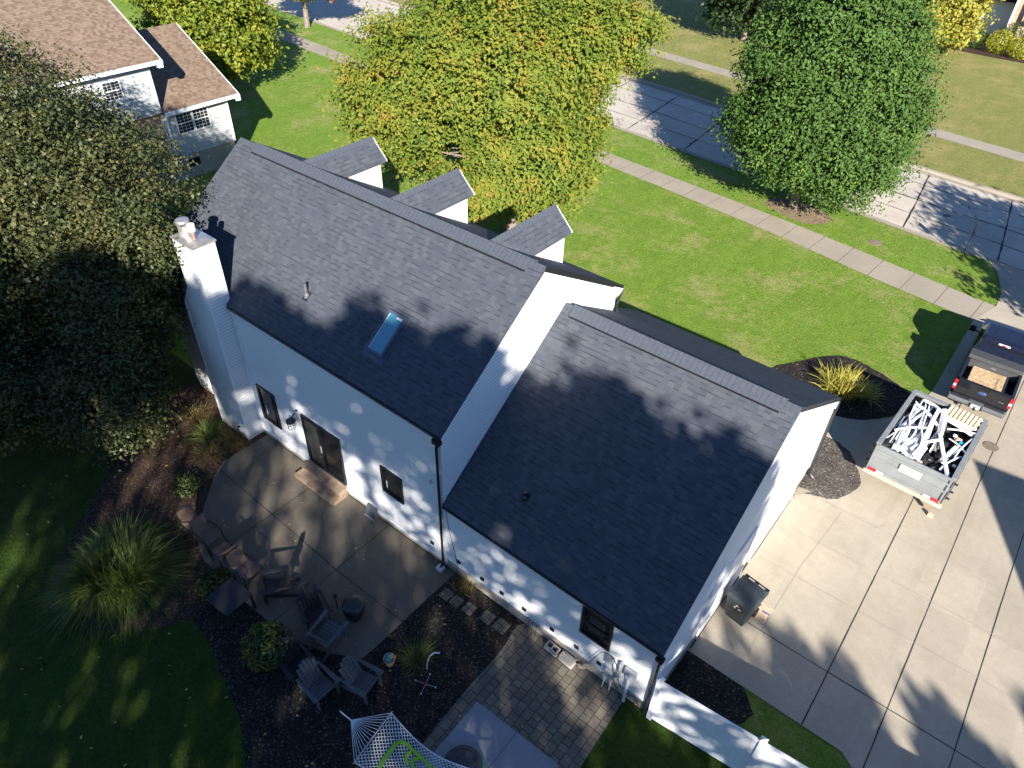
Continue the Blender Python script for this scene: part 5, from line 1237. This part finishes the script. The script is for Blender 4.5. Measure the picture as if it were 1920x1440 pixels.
# ------------------------------------------------------------------ trees in view
tree('linden_tree', 'dense dark green round crowned tree growing in the grass strip beside the street', 'tree', (-1.75, 30.75, 0),
     [((0, .1, 6.6), (4.9, 4.0, 5.0), 1000, 95, .40), ((-.2, 0, 9.3), (3.5, 2.9, 3.4), 420, 95, .40), ((.4, .1, 4.2), (5.0, 4.1, 3.0), 520, 95, .40)], .17, 'linden_leaf', r0=.24, fork=2.0, seed=3, up=.40, rnd=.45, sunward=.35, lump=.11, inner=.62, nl=16, gaps=50, gapr=(.3, .6))
tree('maple_tree', 'broad yellow green maple turning orange, standing on the front lawn behind the dormers', 'tree', (-12.1, 17.9, 0),
     [((-2.6, 1.0, 7.6), (5.6, 5.6, 4.0), 800, 92, .42), ((1.3, -.5, 5.3), (3.3, 3.3, 3.0), 420, 92, .40), ((-5.2, -1.2, 6.2), (3.8, 4.0, 3.2), 400, 92, .40), ((-1.5, 4.3, 8.2), (4.5, 4.2, 3.4), 480, 92, .42), ((-5.0, 5.0, 7.6), (4.4, 4.4, 3.6), 380, 92, .42), ((1.3, 1.6, 4.2), (2.3, 2.3, 1.9), 150, 92, .38), ((1.4, 5.6, 9.0), (2.3, 2.3, 1.9), 150, 92, .38), ((0.6, -1.8, 3.9), (2.5, 2.2, 1.7), 140, 92, .36)], .18, 'maple_leaf', 'bark_grey', r0=.30, fork=2.8, seed=9, up=.75, rnd=.30, lump=.26, sunward=.45, inner=.60, nl=14, zmin=1.4, gaps=60, gapr=(.35, .85), carve=[((1.6, -6.2, 6.5), (-3.6, -.7, 3.5), .62)], reach=[(-2.4, -1.9, 4.4), (-1.2, -3.3, 4.9), (.2, -4.6, 5.6), (-3.4, -2.4, 4.2)])
tree('shade_oak', 'large olive brown tree with dark lower branches left of the white house', 'tree', (-17.2, -1.6, 0),
     [((-.4, -.2, 7.2), (5.1, 4.8, 4.3), 1000, 100, .38), ((.8, -2.2, 4.0), (4.4, 4.2, 3.4), 640, 100, .38), ((4.2, .3, 5.7), (2.1, 1.9, 2.7), 220, 100, .30), ((5.3, -.9, 4.6), (1.8, 1.4, 2.9), 230, 100, .28), ((5.6, -1.7, 2.6), (2.0, 1.7, 1.9), 170, 100, .28), ((6.2, .55, 7.3), (.95, .7, 1.3), 70, 100, .24), ((4.0, -2.6, 2.6), (2.0, 1.6, 1.6), 130, 100, .28), ((2.2, -3.6, 2.9), (3.2, 2.6, 2.0), 240, 100, .34), ((-4.2, .8, 6.8), (4.2, 4.2, 4.2), 360, 90, .40), ((-4.2, -3, 4.0), (4.0, 4.0, 3.0), 260, 90, .40)], .125, 'olive_leaf', r0=.28, fork=2.6, seed=17, up=.4, lump=.20, inner=.50, nl=14, zmin=.5, gaps=60, gapr=(.3, .75))
tree('birch_tree', 'yellow leafed birch with white trunk beyond the beige neighbour house', 'tree', (-43.5, 20.0, 0),
     [((0, 0, 6.0), (3.6, 3.6, 4.2), 380, 40, .42), ((1.8, 2.6, 4.6), (2.8, 2.8, 3.2), 240, 40, .42), ((-3, 3.5, 6), (3.6, 3.6, 3.6), 220, 40, .42), ((2.2, .2, 3.4), (2.2, 2.2, 2.2), 110, 40, .4)], .30, 'yellow_leaf', 'bark_white', r0=.20, fork=2.2, seed=23, lump=.22, nl=10, zmin=.9, gaps=25, gapr=(.4, .9))
tree('maple_sapling', 'tree with red tipped leaves at the far left end of the sidewalk', 'tree', (-53.6, 37.3, 0),
     [((.2, 0, 5.8), (3.4, 3.4, 3.0), 260, 36, .42), ((3.2, 1.0, 4.2), (1.8, 1.8, 1.3), 60, 36, .35), ((-2.6, -.5, 4.4), (1.9, 1.9, 1.5), 60, 36, .35)], .36, 'red_leaf', r0=.26, fork=3.2, seed=29, zmin=2.6)
tree('spreading_tree', 'dark green tree across the street behind the round crowned tree', 'tree', (-20.0, 63.5, 0),
     [((0, 0, 6.0), (5.6, 5.2, 4.6), 420, 36, .55), ((4.5, 1.5, 5), (4.0, 4.0, 3.8), 200, 36, .55)], .48, 'dark_leaf', r0=.3, fork=2.5, seed=31, lump=.2)
tree('locust_tree', 'pale yellow tree across the street beside the brick house', 'tree', (-5.4, 72.5, 0),
     [((0, 0, 5.2), (3.6, 3.6, 4.2), 320, 36, .45), ((-1.2, -4.5, 3.6), (2.4, 2.4, 3.2), 160, 36, .42), ((1.3, .4, 3.4), (2.2, 2.2, 2.8), 150, 36, .40)], .34, 'pale_yellow_leaf', r0=.16, fork=1.6, seed=37, lump=.22, zmin=.3)
tree('street_maple', 'leafy tree beside the street shading the concrete at the right', 'tree', (23.2, 22.8, 0),
     [((0, 0, 8.0), (4.6, 4.6, 4.0), 260, 34, .55), ((-2.5, -1.5, 5.5), (2.6, 2.6, 2.0), 60, 34, .5)], .42, 'dark_leaf', r0=.25, fork=3, seed=41, lump=.25)
tree('thin_tree', 'sparse young tree on the grass right of the driveway near the street', 'tree', (17.9, 22.8, 0),
     [((.2, 0, 6.8), (2.9, 2.0, 2.0), 60, 24, .26), ((-.6, -.8, 4.8), (2.4, 1.6, 1.0), 30, 20, .22)], .24, 'dark_leaf', r0=.09, fork=2.4, seed=43, lump=.3, zmin=.8)
# trees behind the viewpoint: they shade the yard, the back walls and the lower roof
def tall_tree(i, b_, top, rb, bot, m0, m1):
    """crown dense at the top and below, more open between heights m0 and m1"""
    rng = np.random.default_rng(100 + i)
    a_ = -32 - (i % 3) * 1.6
    x, y = -.715 * a_ + .70 * b_, .70 * a_ + .715 * b_
    ext = -.479 * (a_ + 32); top += ext; m0 += ext; m1 += ext
    t = thing('tall_tree', 'tall leafy tree in the row behind the back yard, outside the view', 'tree', (x, y, 0), 0, 'tall trees behind the yard')
    C = []
    for z0, z1, dens in ((bot, m0, 4.2 if b_ < -2 else 3.4), (m0, m1, 1.15), (m1, top, 7.5)):
        if z1 <= z0: continue
        k = int(dens * 2 * rb * (z1 - z0)); z = rng.uniform(z0, z1, k); a = rng.uniform(0, 6.283, k)
        prof = np.interp(z, [bot, bot + 2, (bot + top) / 2, top - 2.2, top - .7, top], [.5, .95, 1.1, 1.0, .75, .35])
        r = rb * prof * np.sqrt(rng.uniform(0, 1, k)); C.append(np.stack([r * np.cos(a), r * np.sin(a), z], 1))
    for f in range(7):          # leading shoots above the crown
        a, r = rng.uniform(0, 6.283), rb * rng.uniform(0, .85); h = rng.uniform(.3, 1.3); k = 7
        zt = top - .5 - .5 * r; C.append(np.stack([np.full(k, r * np.cos(a)), np.full(k, r * np.sin(a)), zt + h * np.linspace(-.6, 1, k)], 1))
    C = np.concatenate(C)
    P = (C[:, None, :] + rng.normal(size=(len(C), 22, 3)) * np.where(C[:, 2] > top - .9, .20, .34)[:, None, None]).reshape(-1, 3)
    fast_mesh('crown', leaf_quads(P, unit(rng.normal(size=P.shape) + np.array([.3, -.3, .4])), .44, rng), 4, 'dark_leaf', t)
    mb = MB(); tips = C[rng.choice(len(C), 6, replace=False)]
    limbs(mb, (0, 0, 0), [tuple(q) for q in tips if q[2] > bot + 2], .3, (0.05, 0.03, bot + 1.5), rng); mb.build('trunk', 'bark_grey', t, smooth=True)
for i, q in enumerate([(-23, 23.7, 4, 3, 13.7, 17.7), (-18.5, 25.3, 3.8, 3, 13.7, 17.7), (-14, 25.7, 3.4, 3, 14.7, 17.7), (-9.6, 25.3, 2.8, 3, 15.2, 20.7), (-5.6, 24.0, 2.6, 3, 15.2, 21), (-2.0, 23.5, 2.5, 3, 15.2, 20.5), (0.9, 22.8, 1.7, 3, 13.9, 17.8), (4.3, 21.5, 2.4, 3, 13.1, 16.0), (6.9, 20.2, 1.8, 3, 12.7, 16.4),
        (9.4, 13.3, 1.8, 1.5, 3, 10.7), (12.0, 12.1, 1.9, 1.5, 3, 10.3), (14.9, 11.7, 1.9, 1.5, 3, 10.1)]): tall_tree(i, *q)

# ------------------------------------------------------------------ shrubs and grasses
og = thing('ornamental_grass', 'huge dark green ornamental grass mound beside the wicker chairs', 'grass clump', (-6.95, -6.35, 0))
rg = np.random.default_rng(51); parts_ = []
for k in range(11):
    a, r = rg.uniform(0, 6.283), .72 * math.sqrt(rg.uniform(0, 1))
    o = np.array([r * math.cos(a), r * math.sin(a), 0])
    parts_.append(blades(520, rg.uniform(.95, 1.5), .10, .019, rg, base=.20, lean=(.1, 1.25), arch=rg.uniform(.55, .95), az=(a, 1.25) if r > .25 else None) + o)
fast_mesh('blades', np.concatenate(parts_), 4, 'grass_blade', og)
grass_clump('iris_clump', 'golden green strappy plant in the black mulch at the garage front corner', 'plant', (6.15, 16.0, .03), 420, 1.05, .035, 'gold_blade', 52, spread=.20, base=.35, lean=(.1, 1.0), arch=.35)
grass_clump('iris_clump', 'smaller golden strappy plant on the right of the black front bed', 'plant', (6.95, 16.35, .03), 160, .80, .03, 'gold_blade', 53, spread=.10, base=.2, lean=(.3, 1.1), arch=.4)
grass_clump('grass_tuft', 'thin green grass tuft between the planter pot and the hose', 'grass clump', (1.42, -2.72, .01), 260, .62, .010, 'grass_blade', 54, spread=.05, lean=(.1, 1.0))
for i, (x, y, l, n, mt, lab) in enumerate([(-9.35, -.95, .60, 330, 'brown_blade', 'tan grass tuft touching the chimney corner'), (-10.3, -1.35, .70, 380, 'grass_blade', 'green grass tuft behind the tan tuft near the chimney'), (-9.5, -1.9, .55, 260, 'brown_blade', 'reddish tan tuft at the patio corner below the chimney'), (-11.5, -1.2, .6, 260, 'brown_blade', 'brown tuft deep in the shade left of the chimney')]):
    grass_clump('grass_tuft', lab, 'grass clump', (x, y, .006), n, l, .012, mt, 60 + i, spread=.14, lean=(.2, 1.2))
grass_clump('grass_tuft', 'striped grass tuft against the garage foundation at the patio edge', 'grass clump', (.85, -.16, .01), 260, .42, .012, 'brown_blade', 70, spread=.16, lean=(.1, .9))
shrub('round_shrub', 'rounded leafy green shrub between the dark adirondack chairs and the lawn', 'shrub', (-1.62, -5.12, 0), (.66, .64, .62), 2600, .10, 'shrub_leaf', 71)
shrub('hosta_plant', 'low green leafy plant tucked under the black table', 'plant', (-4.62, -4.85, 0), (.48, .52, .26), 700, .13, 'shrub_leaf', 72)
shrub('ground_cover', 'low dark plant in the bed left of the patio curve', 'plant', (-8.6, -3.3, 0), (.5, .45, .25), 500, .10, 'shrub_leaf', 73)
for i, (x, y, r, mt, lab, cn) in enumerate([
        (-.3, 76.8, (1.25, 1.2, 1.1), 'gold_shrub_leaf', 'bright yellow round shrub, left one of the pair by the brick house', False),
        (1.75, 76.3, (1.3, 1.2, .95), 'gold_shrub_leaf', 'bright yellow round shrub with gaps, right one of the pair', False),
        (3.6, 77.5, (1.1, 1.1, 1.0), 'gold_shrub_leaf', 'yellow shrub cut off by the right picture edge', False),
        (.1, 79.0, (1.2, 1.0, 1.25), 'green_shrub_leaf', 'green rounded shrub against the brick wall', False),
        (1.9, 79.2, (.85, .85, 1.7), 'green_shrub_leaf', 'green cone shaped shrub against the brick wall', True),
        (-2.4, 77.4, (1.1, 1.0, .9), 'green_shrub_leaf', 'dark green low shrub under the pale yellow tree', False)]):
    shrub('garden_shrub', lab, 'shrub', (x, y, 0), r, 2200, .12, mt, 80 + i, cone=cn)
for i, (x, y) in enumerate([(-6.6, 75.9), (-4.0, 75.8)]):
    shrub('twiggy_shrub', ('greyish brown twiggy shrub at the left end of the far bed', 'greyish brown twiggy shrub in the middle of the far bed')[i], 'shrub', (x, y, 0), (1.0, .6, .45), 500, .14, 'grey_twig_leaf', 90 + i)
shrub('small_sapling', 'tiny green sapling on the lawn behind the main ridge', 'sapling', (-22.3, 12.4, 0), (.5, .5, .9), 120, .2, 'green_shrub_leaf', 95)
# scattered fallen leaves
rng = np.random.default_rng(77)
n = 650
pts = np.stack([rng.uniform(-30, 9, n), rng.uniform(9, 34, n), np.full(n, .03)], 1)
pts[:, 1] = np.where((pts[:, 0] > -13.5) & (pts[:, 1] < 11.5), pts[:, 1] + 6, pts[:, 1])
more = np.stack([rng.uniform(-14, 5, 170), rng.uniform(-10, -1, 170), np.full(170, .045)], 1)
p = np.concatenate([pts, more])
tag(fast_mesh('fallen_leaves', leaf_quads(p, unit(np.array([0, 0, 1.0]) + rng.normal(size=p.shape) * .15), .085, rng), 4, 'fallen_leaf'), 'scattered yellow fallen leaves on the lawns', kind='stuff')

# ------------------------------------------------------------------ neighbouring houses
nh = thing('neighbour_house', 'pale sided house with brown roofs behind the big olive tree at top left', 'house', (-30.4, 9.6, 0))
X, Y = -30.4, 9.6
def nb_(mb): mb.v = [(x - X, y - Y, z) for x, y, z in mb.v]; return mb
def nadd(mb, name, mat, parent=None): return nb_(mb).build(name, mat, parent or nh)
def gable_u(u0, ur, u1, v0, v1, ze, zr, z0):
    sec = [(u0, z0), (u1, z0), (u1, ze), (ur, zr), (u0, ze)]
    return MB().add([(u, v0, z) for u, z in sec] + [(u, v1, z) for u, z in sec], [tuple(range(5)), tuple(range(5, 10))[::-1]] + [(i, 5 + i, 5 + (i + 1) % 5, (i + 1) % 5) for i in range(5)])
nadd(gable_u(-40.0, -35.2, -30.40, 9.605, 13.72, 4.0, 6.72, 1.36), 'wing_wall', 'grey_white_siding')
nadd(MB().box(-39.9, -30.46, 9.605, 13.66, 0, 1.36), 'foundation', 'foundation_block')
nadd(gable_u(-44.0, -37.0, -30.10, -6.0, 9.60, 6.70, 10.55, 4.05), 'wall', 'grey_white_siding')
nadd(MB().box(-43.8, -30.45, -5.8, 9.55, 0, 4.05), 'lower_wall', 'tan_brick')
def nslab(u0, z0, u1, z1, v0, v1, name):
    th = .16
    return nadd(MB().hexa([(u0, v0, z0 - th), (u1, v0, z1 - th), (u1, v1, z1 - th), (u0, v1, z0 - th)], [(u0, v0, z0), (u1, v0, z1), (u1, v1, z1), (u0, v1, z0)]), name, 'brown_shingle')
sl = .57
nslab(-35.2, 4.06 + sl * 5.15, -30.05, 4.06, 9.61, 14.35, 'wing_roof'); nslab(-40.35, 4.06, -35.2, 4.06 + sl * 5.15, 9.61, 14.35, 'wing_roof')
nslab(-37.0, 6.80 + sl * 7.25, -29.75, 6.80, -6.4, 10.15, 'roof'); nslab(-44.3, 6.80, -37.0, 6.80 + sl * 7.25, -6.4, 10.15, 'roof')
nadd(MB().box(-30.05, -29.92, 9.7, 14.38, 3.86, 4.03), 'gutter', 'white_trim'); nadd(MB().box(-29.75, -29.62, -6.4, 10.18, 6.60, 6.77), 'gutter', 'white_trim')
nadd(MB().beam((-35.2, 14.36, 4.0 + sl * 5.15 - .02), (-30.05, 14.36, 3.98), .03, .2), 'rake_board', 'white_trim'); nadd(MB().beam((-37.0, 10.165, 6.74 + sl * 7.25 - .02), (-29.75, 10.165, 6.72), .03, .2), 'rake_board', 'white_trim')
nadd(MB().box(-30.05, -29.85, 14.1, 14.34, 3.70, 3.85), 'cornice_return', 'white_trim'); nadd(MB().box(-29.95, -29.6, 9.9, 10.14, 6.42, 6.6), 'cornice_return', 'white_trim')
nadd(MB().box(-30.40, -30.36, 13.62, 13.74, 1.36, 3.84), 'trim_board', 'white_trim')
nadd(MB().tube([(-30.0, 9.75, 3.9), (-30.2, 9.8, 3.6), (-30.3, 9.8, .3)], .05, 6), 'downspout', 'white_trim')
def nwin(v0, v1, z0, z1, u, sash):
    b = MB(); f = .07
    for q in ((v0 - f, v1 + f, z0 - f, z0), (v0 - f, v1 + f, z1, z1 + f), (v0 - f, v0, z0, z1), (v1, v1 + f, z0, z1)): b.box(u + .001, u + .06, *q)
    o = nadd(b, 'window', 'white_trim'); ob = []
    nadd(MB().box(u + .003, u + .012, v0, v1, z0, z1), 'pane', 'grid_glass', o)
    g = MB()
    for i in range(1, 4): x = v0 + (v1 - v0) * i / 4; g.box(u + .013, u + .025, x - .006, x + .006, z0, z1)
    for i in range(1, 6): z = z0 + (z1 - z0) * i / 6; w = .03 if i == 3 else .006; g.box(u + .026, u + .034, v0, v1, z - w, z + w)
    nadd(g, 'muntins', 'white_trim', o)
nwin(10.42, 11.33, 2.62, 3.66, -30.40, 1); nwin(11.46, 12.37, 2.62, 3.66, -30.40, 1); nwin(6.95, 7.80, 5.30, 6.16, -30.10, 1); nwin(2.0, 2.9, 5.0, 6.3, -30.10, 1)
o = nadd(MB().box(-30.47, -30.42, 10.42, 11.28, .56, 1.14), 'basement_window', 'meter_grey'); nadd(MB().box(-30.42, -30.415, 10.48, 11.22, .62, 1.09), 'pane', 'window_glass', o)

bh = thing('brick_house', 'tan brick house with white porch railing at the top right corner', 'house', (-.8, 82, 0))
def badd(mb, name, mat, parent=None):
    mb.v = [(x + .8, y - 82, z) for x, y, z in mb.v]; return mb.build(name, mat, parent or bh)
badd(MB().box(-.8, 14, 82, 92, 0, 6.2), 'wall', 'tan_brick')
badd(MB().box(-.84, -.62, 81.95, 82.16, 0, 6.2), 'corner_board', 'white_trim')
badd(MB().hexa([(-1.3, 81.3, 6.2), (14.5, 81.3, 6.2), (14.5, 87, 9.2), (-1.3, 87, 9.2)][::1], [(-1.3, 81.3, 6.36), (14.5, 81.3, 6.36), (14.5, 87, 9.36), (-1.3, 87, 9.36)]), 'roof', 'brown_shingle')
badd(MB().hexa([(-1.3, 87, 9.2), (14.5, 87, 9.2), (14.5, 92.7, 6.2), (-1.3, 92.7, 6.2)], [(-1.3, 87, 9.36), (14.5, 87, 9.36), (14.5, 92.7, 6.36), (-1.3, 92.7, 6.36)]), 'roof', 'brown_shingle')
pr_ = MB().box(1.0, 7, 80.9, 81.99, 2.35, 2.55); pf = badd(pr_, 'porch_floor', 'white_trim')
badd(MB().box(1.0, 7, 80.9, 80.98, 3.35, 3.45), 'porch_rail', 'white_trim', pf); badd(MB().box(1.0, 1.08, 80.99, 81.99, 3.35, 3.45), 'porch_rail', 'white_trim', pf)
for i in range(28): badd(MB().box(1.02 + i * .21, 1.07 + i * .21, 80.92, 80.96, 2.55, 3.35), 'baluster', 'white_trim', pf)
for x in (1.0, 3.9, 6.8): badd(MB().box(x - .1, x + .1, 80.88, 81.08, 0, 5.6), 'porch_post', 'white_trim', pf)
for x in (.0, 2.2, 4.8): w = badd(MB().box(x, x + 1.0, 81.93, 81.999, 3.3, 5.0), 'window', 'white_trim'); badd(MB().box(x + .08, x + .92, 81.92, 81.93, 3.38, 4.92), 'pane', 'grid_glass', w)
wg = badd(MB().box(-8, -.85, 84.5, 91, 0, 3.2), 'garage_wing', 'white_trim'); badd(MB().hexa([(-8.4, 83.7, 3.2), (-.85, 83.7, 3.2), (-.85, 88, 5.4), (-8.4, 88, 5.4)], [(-8.4, 83.7, 3.36), (-.85, 83.7, 3.36), (-.85, 88, 5.56), (-8.4, 88, 5.56)]), 'wing_roof', 'rubber', wg)

sh_ = thing('gabled_house', 'grey sided neighbour house right of the driveway, outside the view', 'house', (22.6, 4.4, 0))
s_, w_ = .64, 4.6; zt_ = 7.6
sec = [(-w_ + .4, 0), (w_ - .4, 0), (w_ - .4, zt_ - s_ * (w_ - .4) - .15), (0, zt_ - .15), (-w_ + .4, zt_ - s_ * (w_ - .4) - .15)]
b = MB().add([(.1, v, z) for v, z in sec] + [(11, v, z) for v, z in sec], [tuple(range(5))[::-1], tuple(range(5, 10))] + [(i, (i + 1) % 5, 5 + (i + 1) % 5, 5 + i) for i in range(5)])
b.build('wall', 'grey_white_siding', sh_)
for s in (-1, 1):
    MB().hexa([(-.2, 0, zt_ - .13), (11.3, 0, zt_ - .13), (11.3, s * w_, zt_ - s_ * w_ - .13), (-.2, s * w_, zt_ - s_ * w_ - .13)][::-s], [(-.2, 0, zt_), (11.3, 0, zt_), (11.3, s * w_, zt_ - s_ * w_), (-.2, s * w_, zt_ - s_ * w_)][::-s]).build('roof', 'brown_shingle', sh_)
w = MB().box(.03, .099, -.6, .6, 4.2, 5.4).build('window', 'white_trim', sh_); MB().box(.02, .029, -.5, .5, 4.3, 5.3).build('pane', 'grid_glass', w)
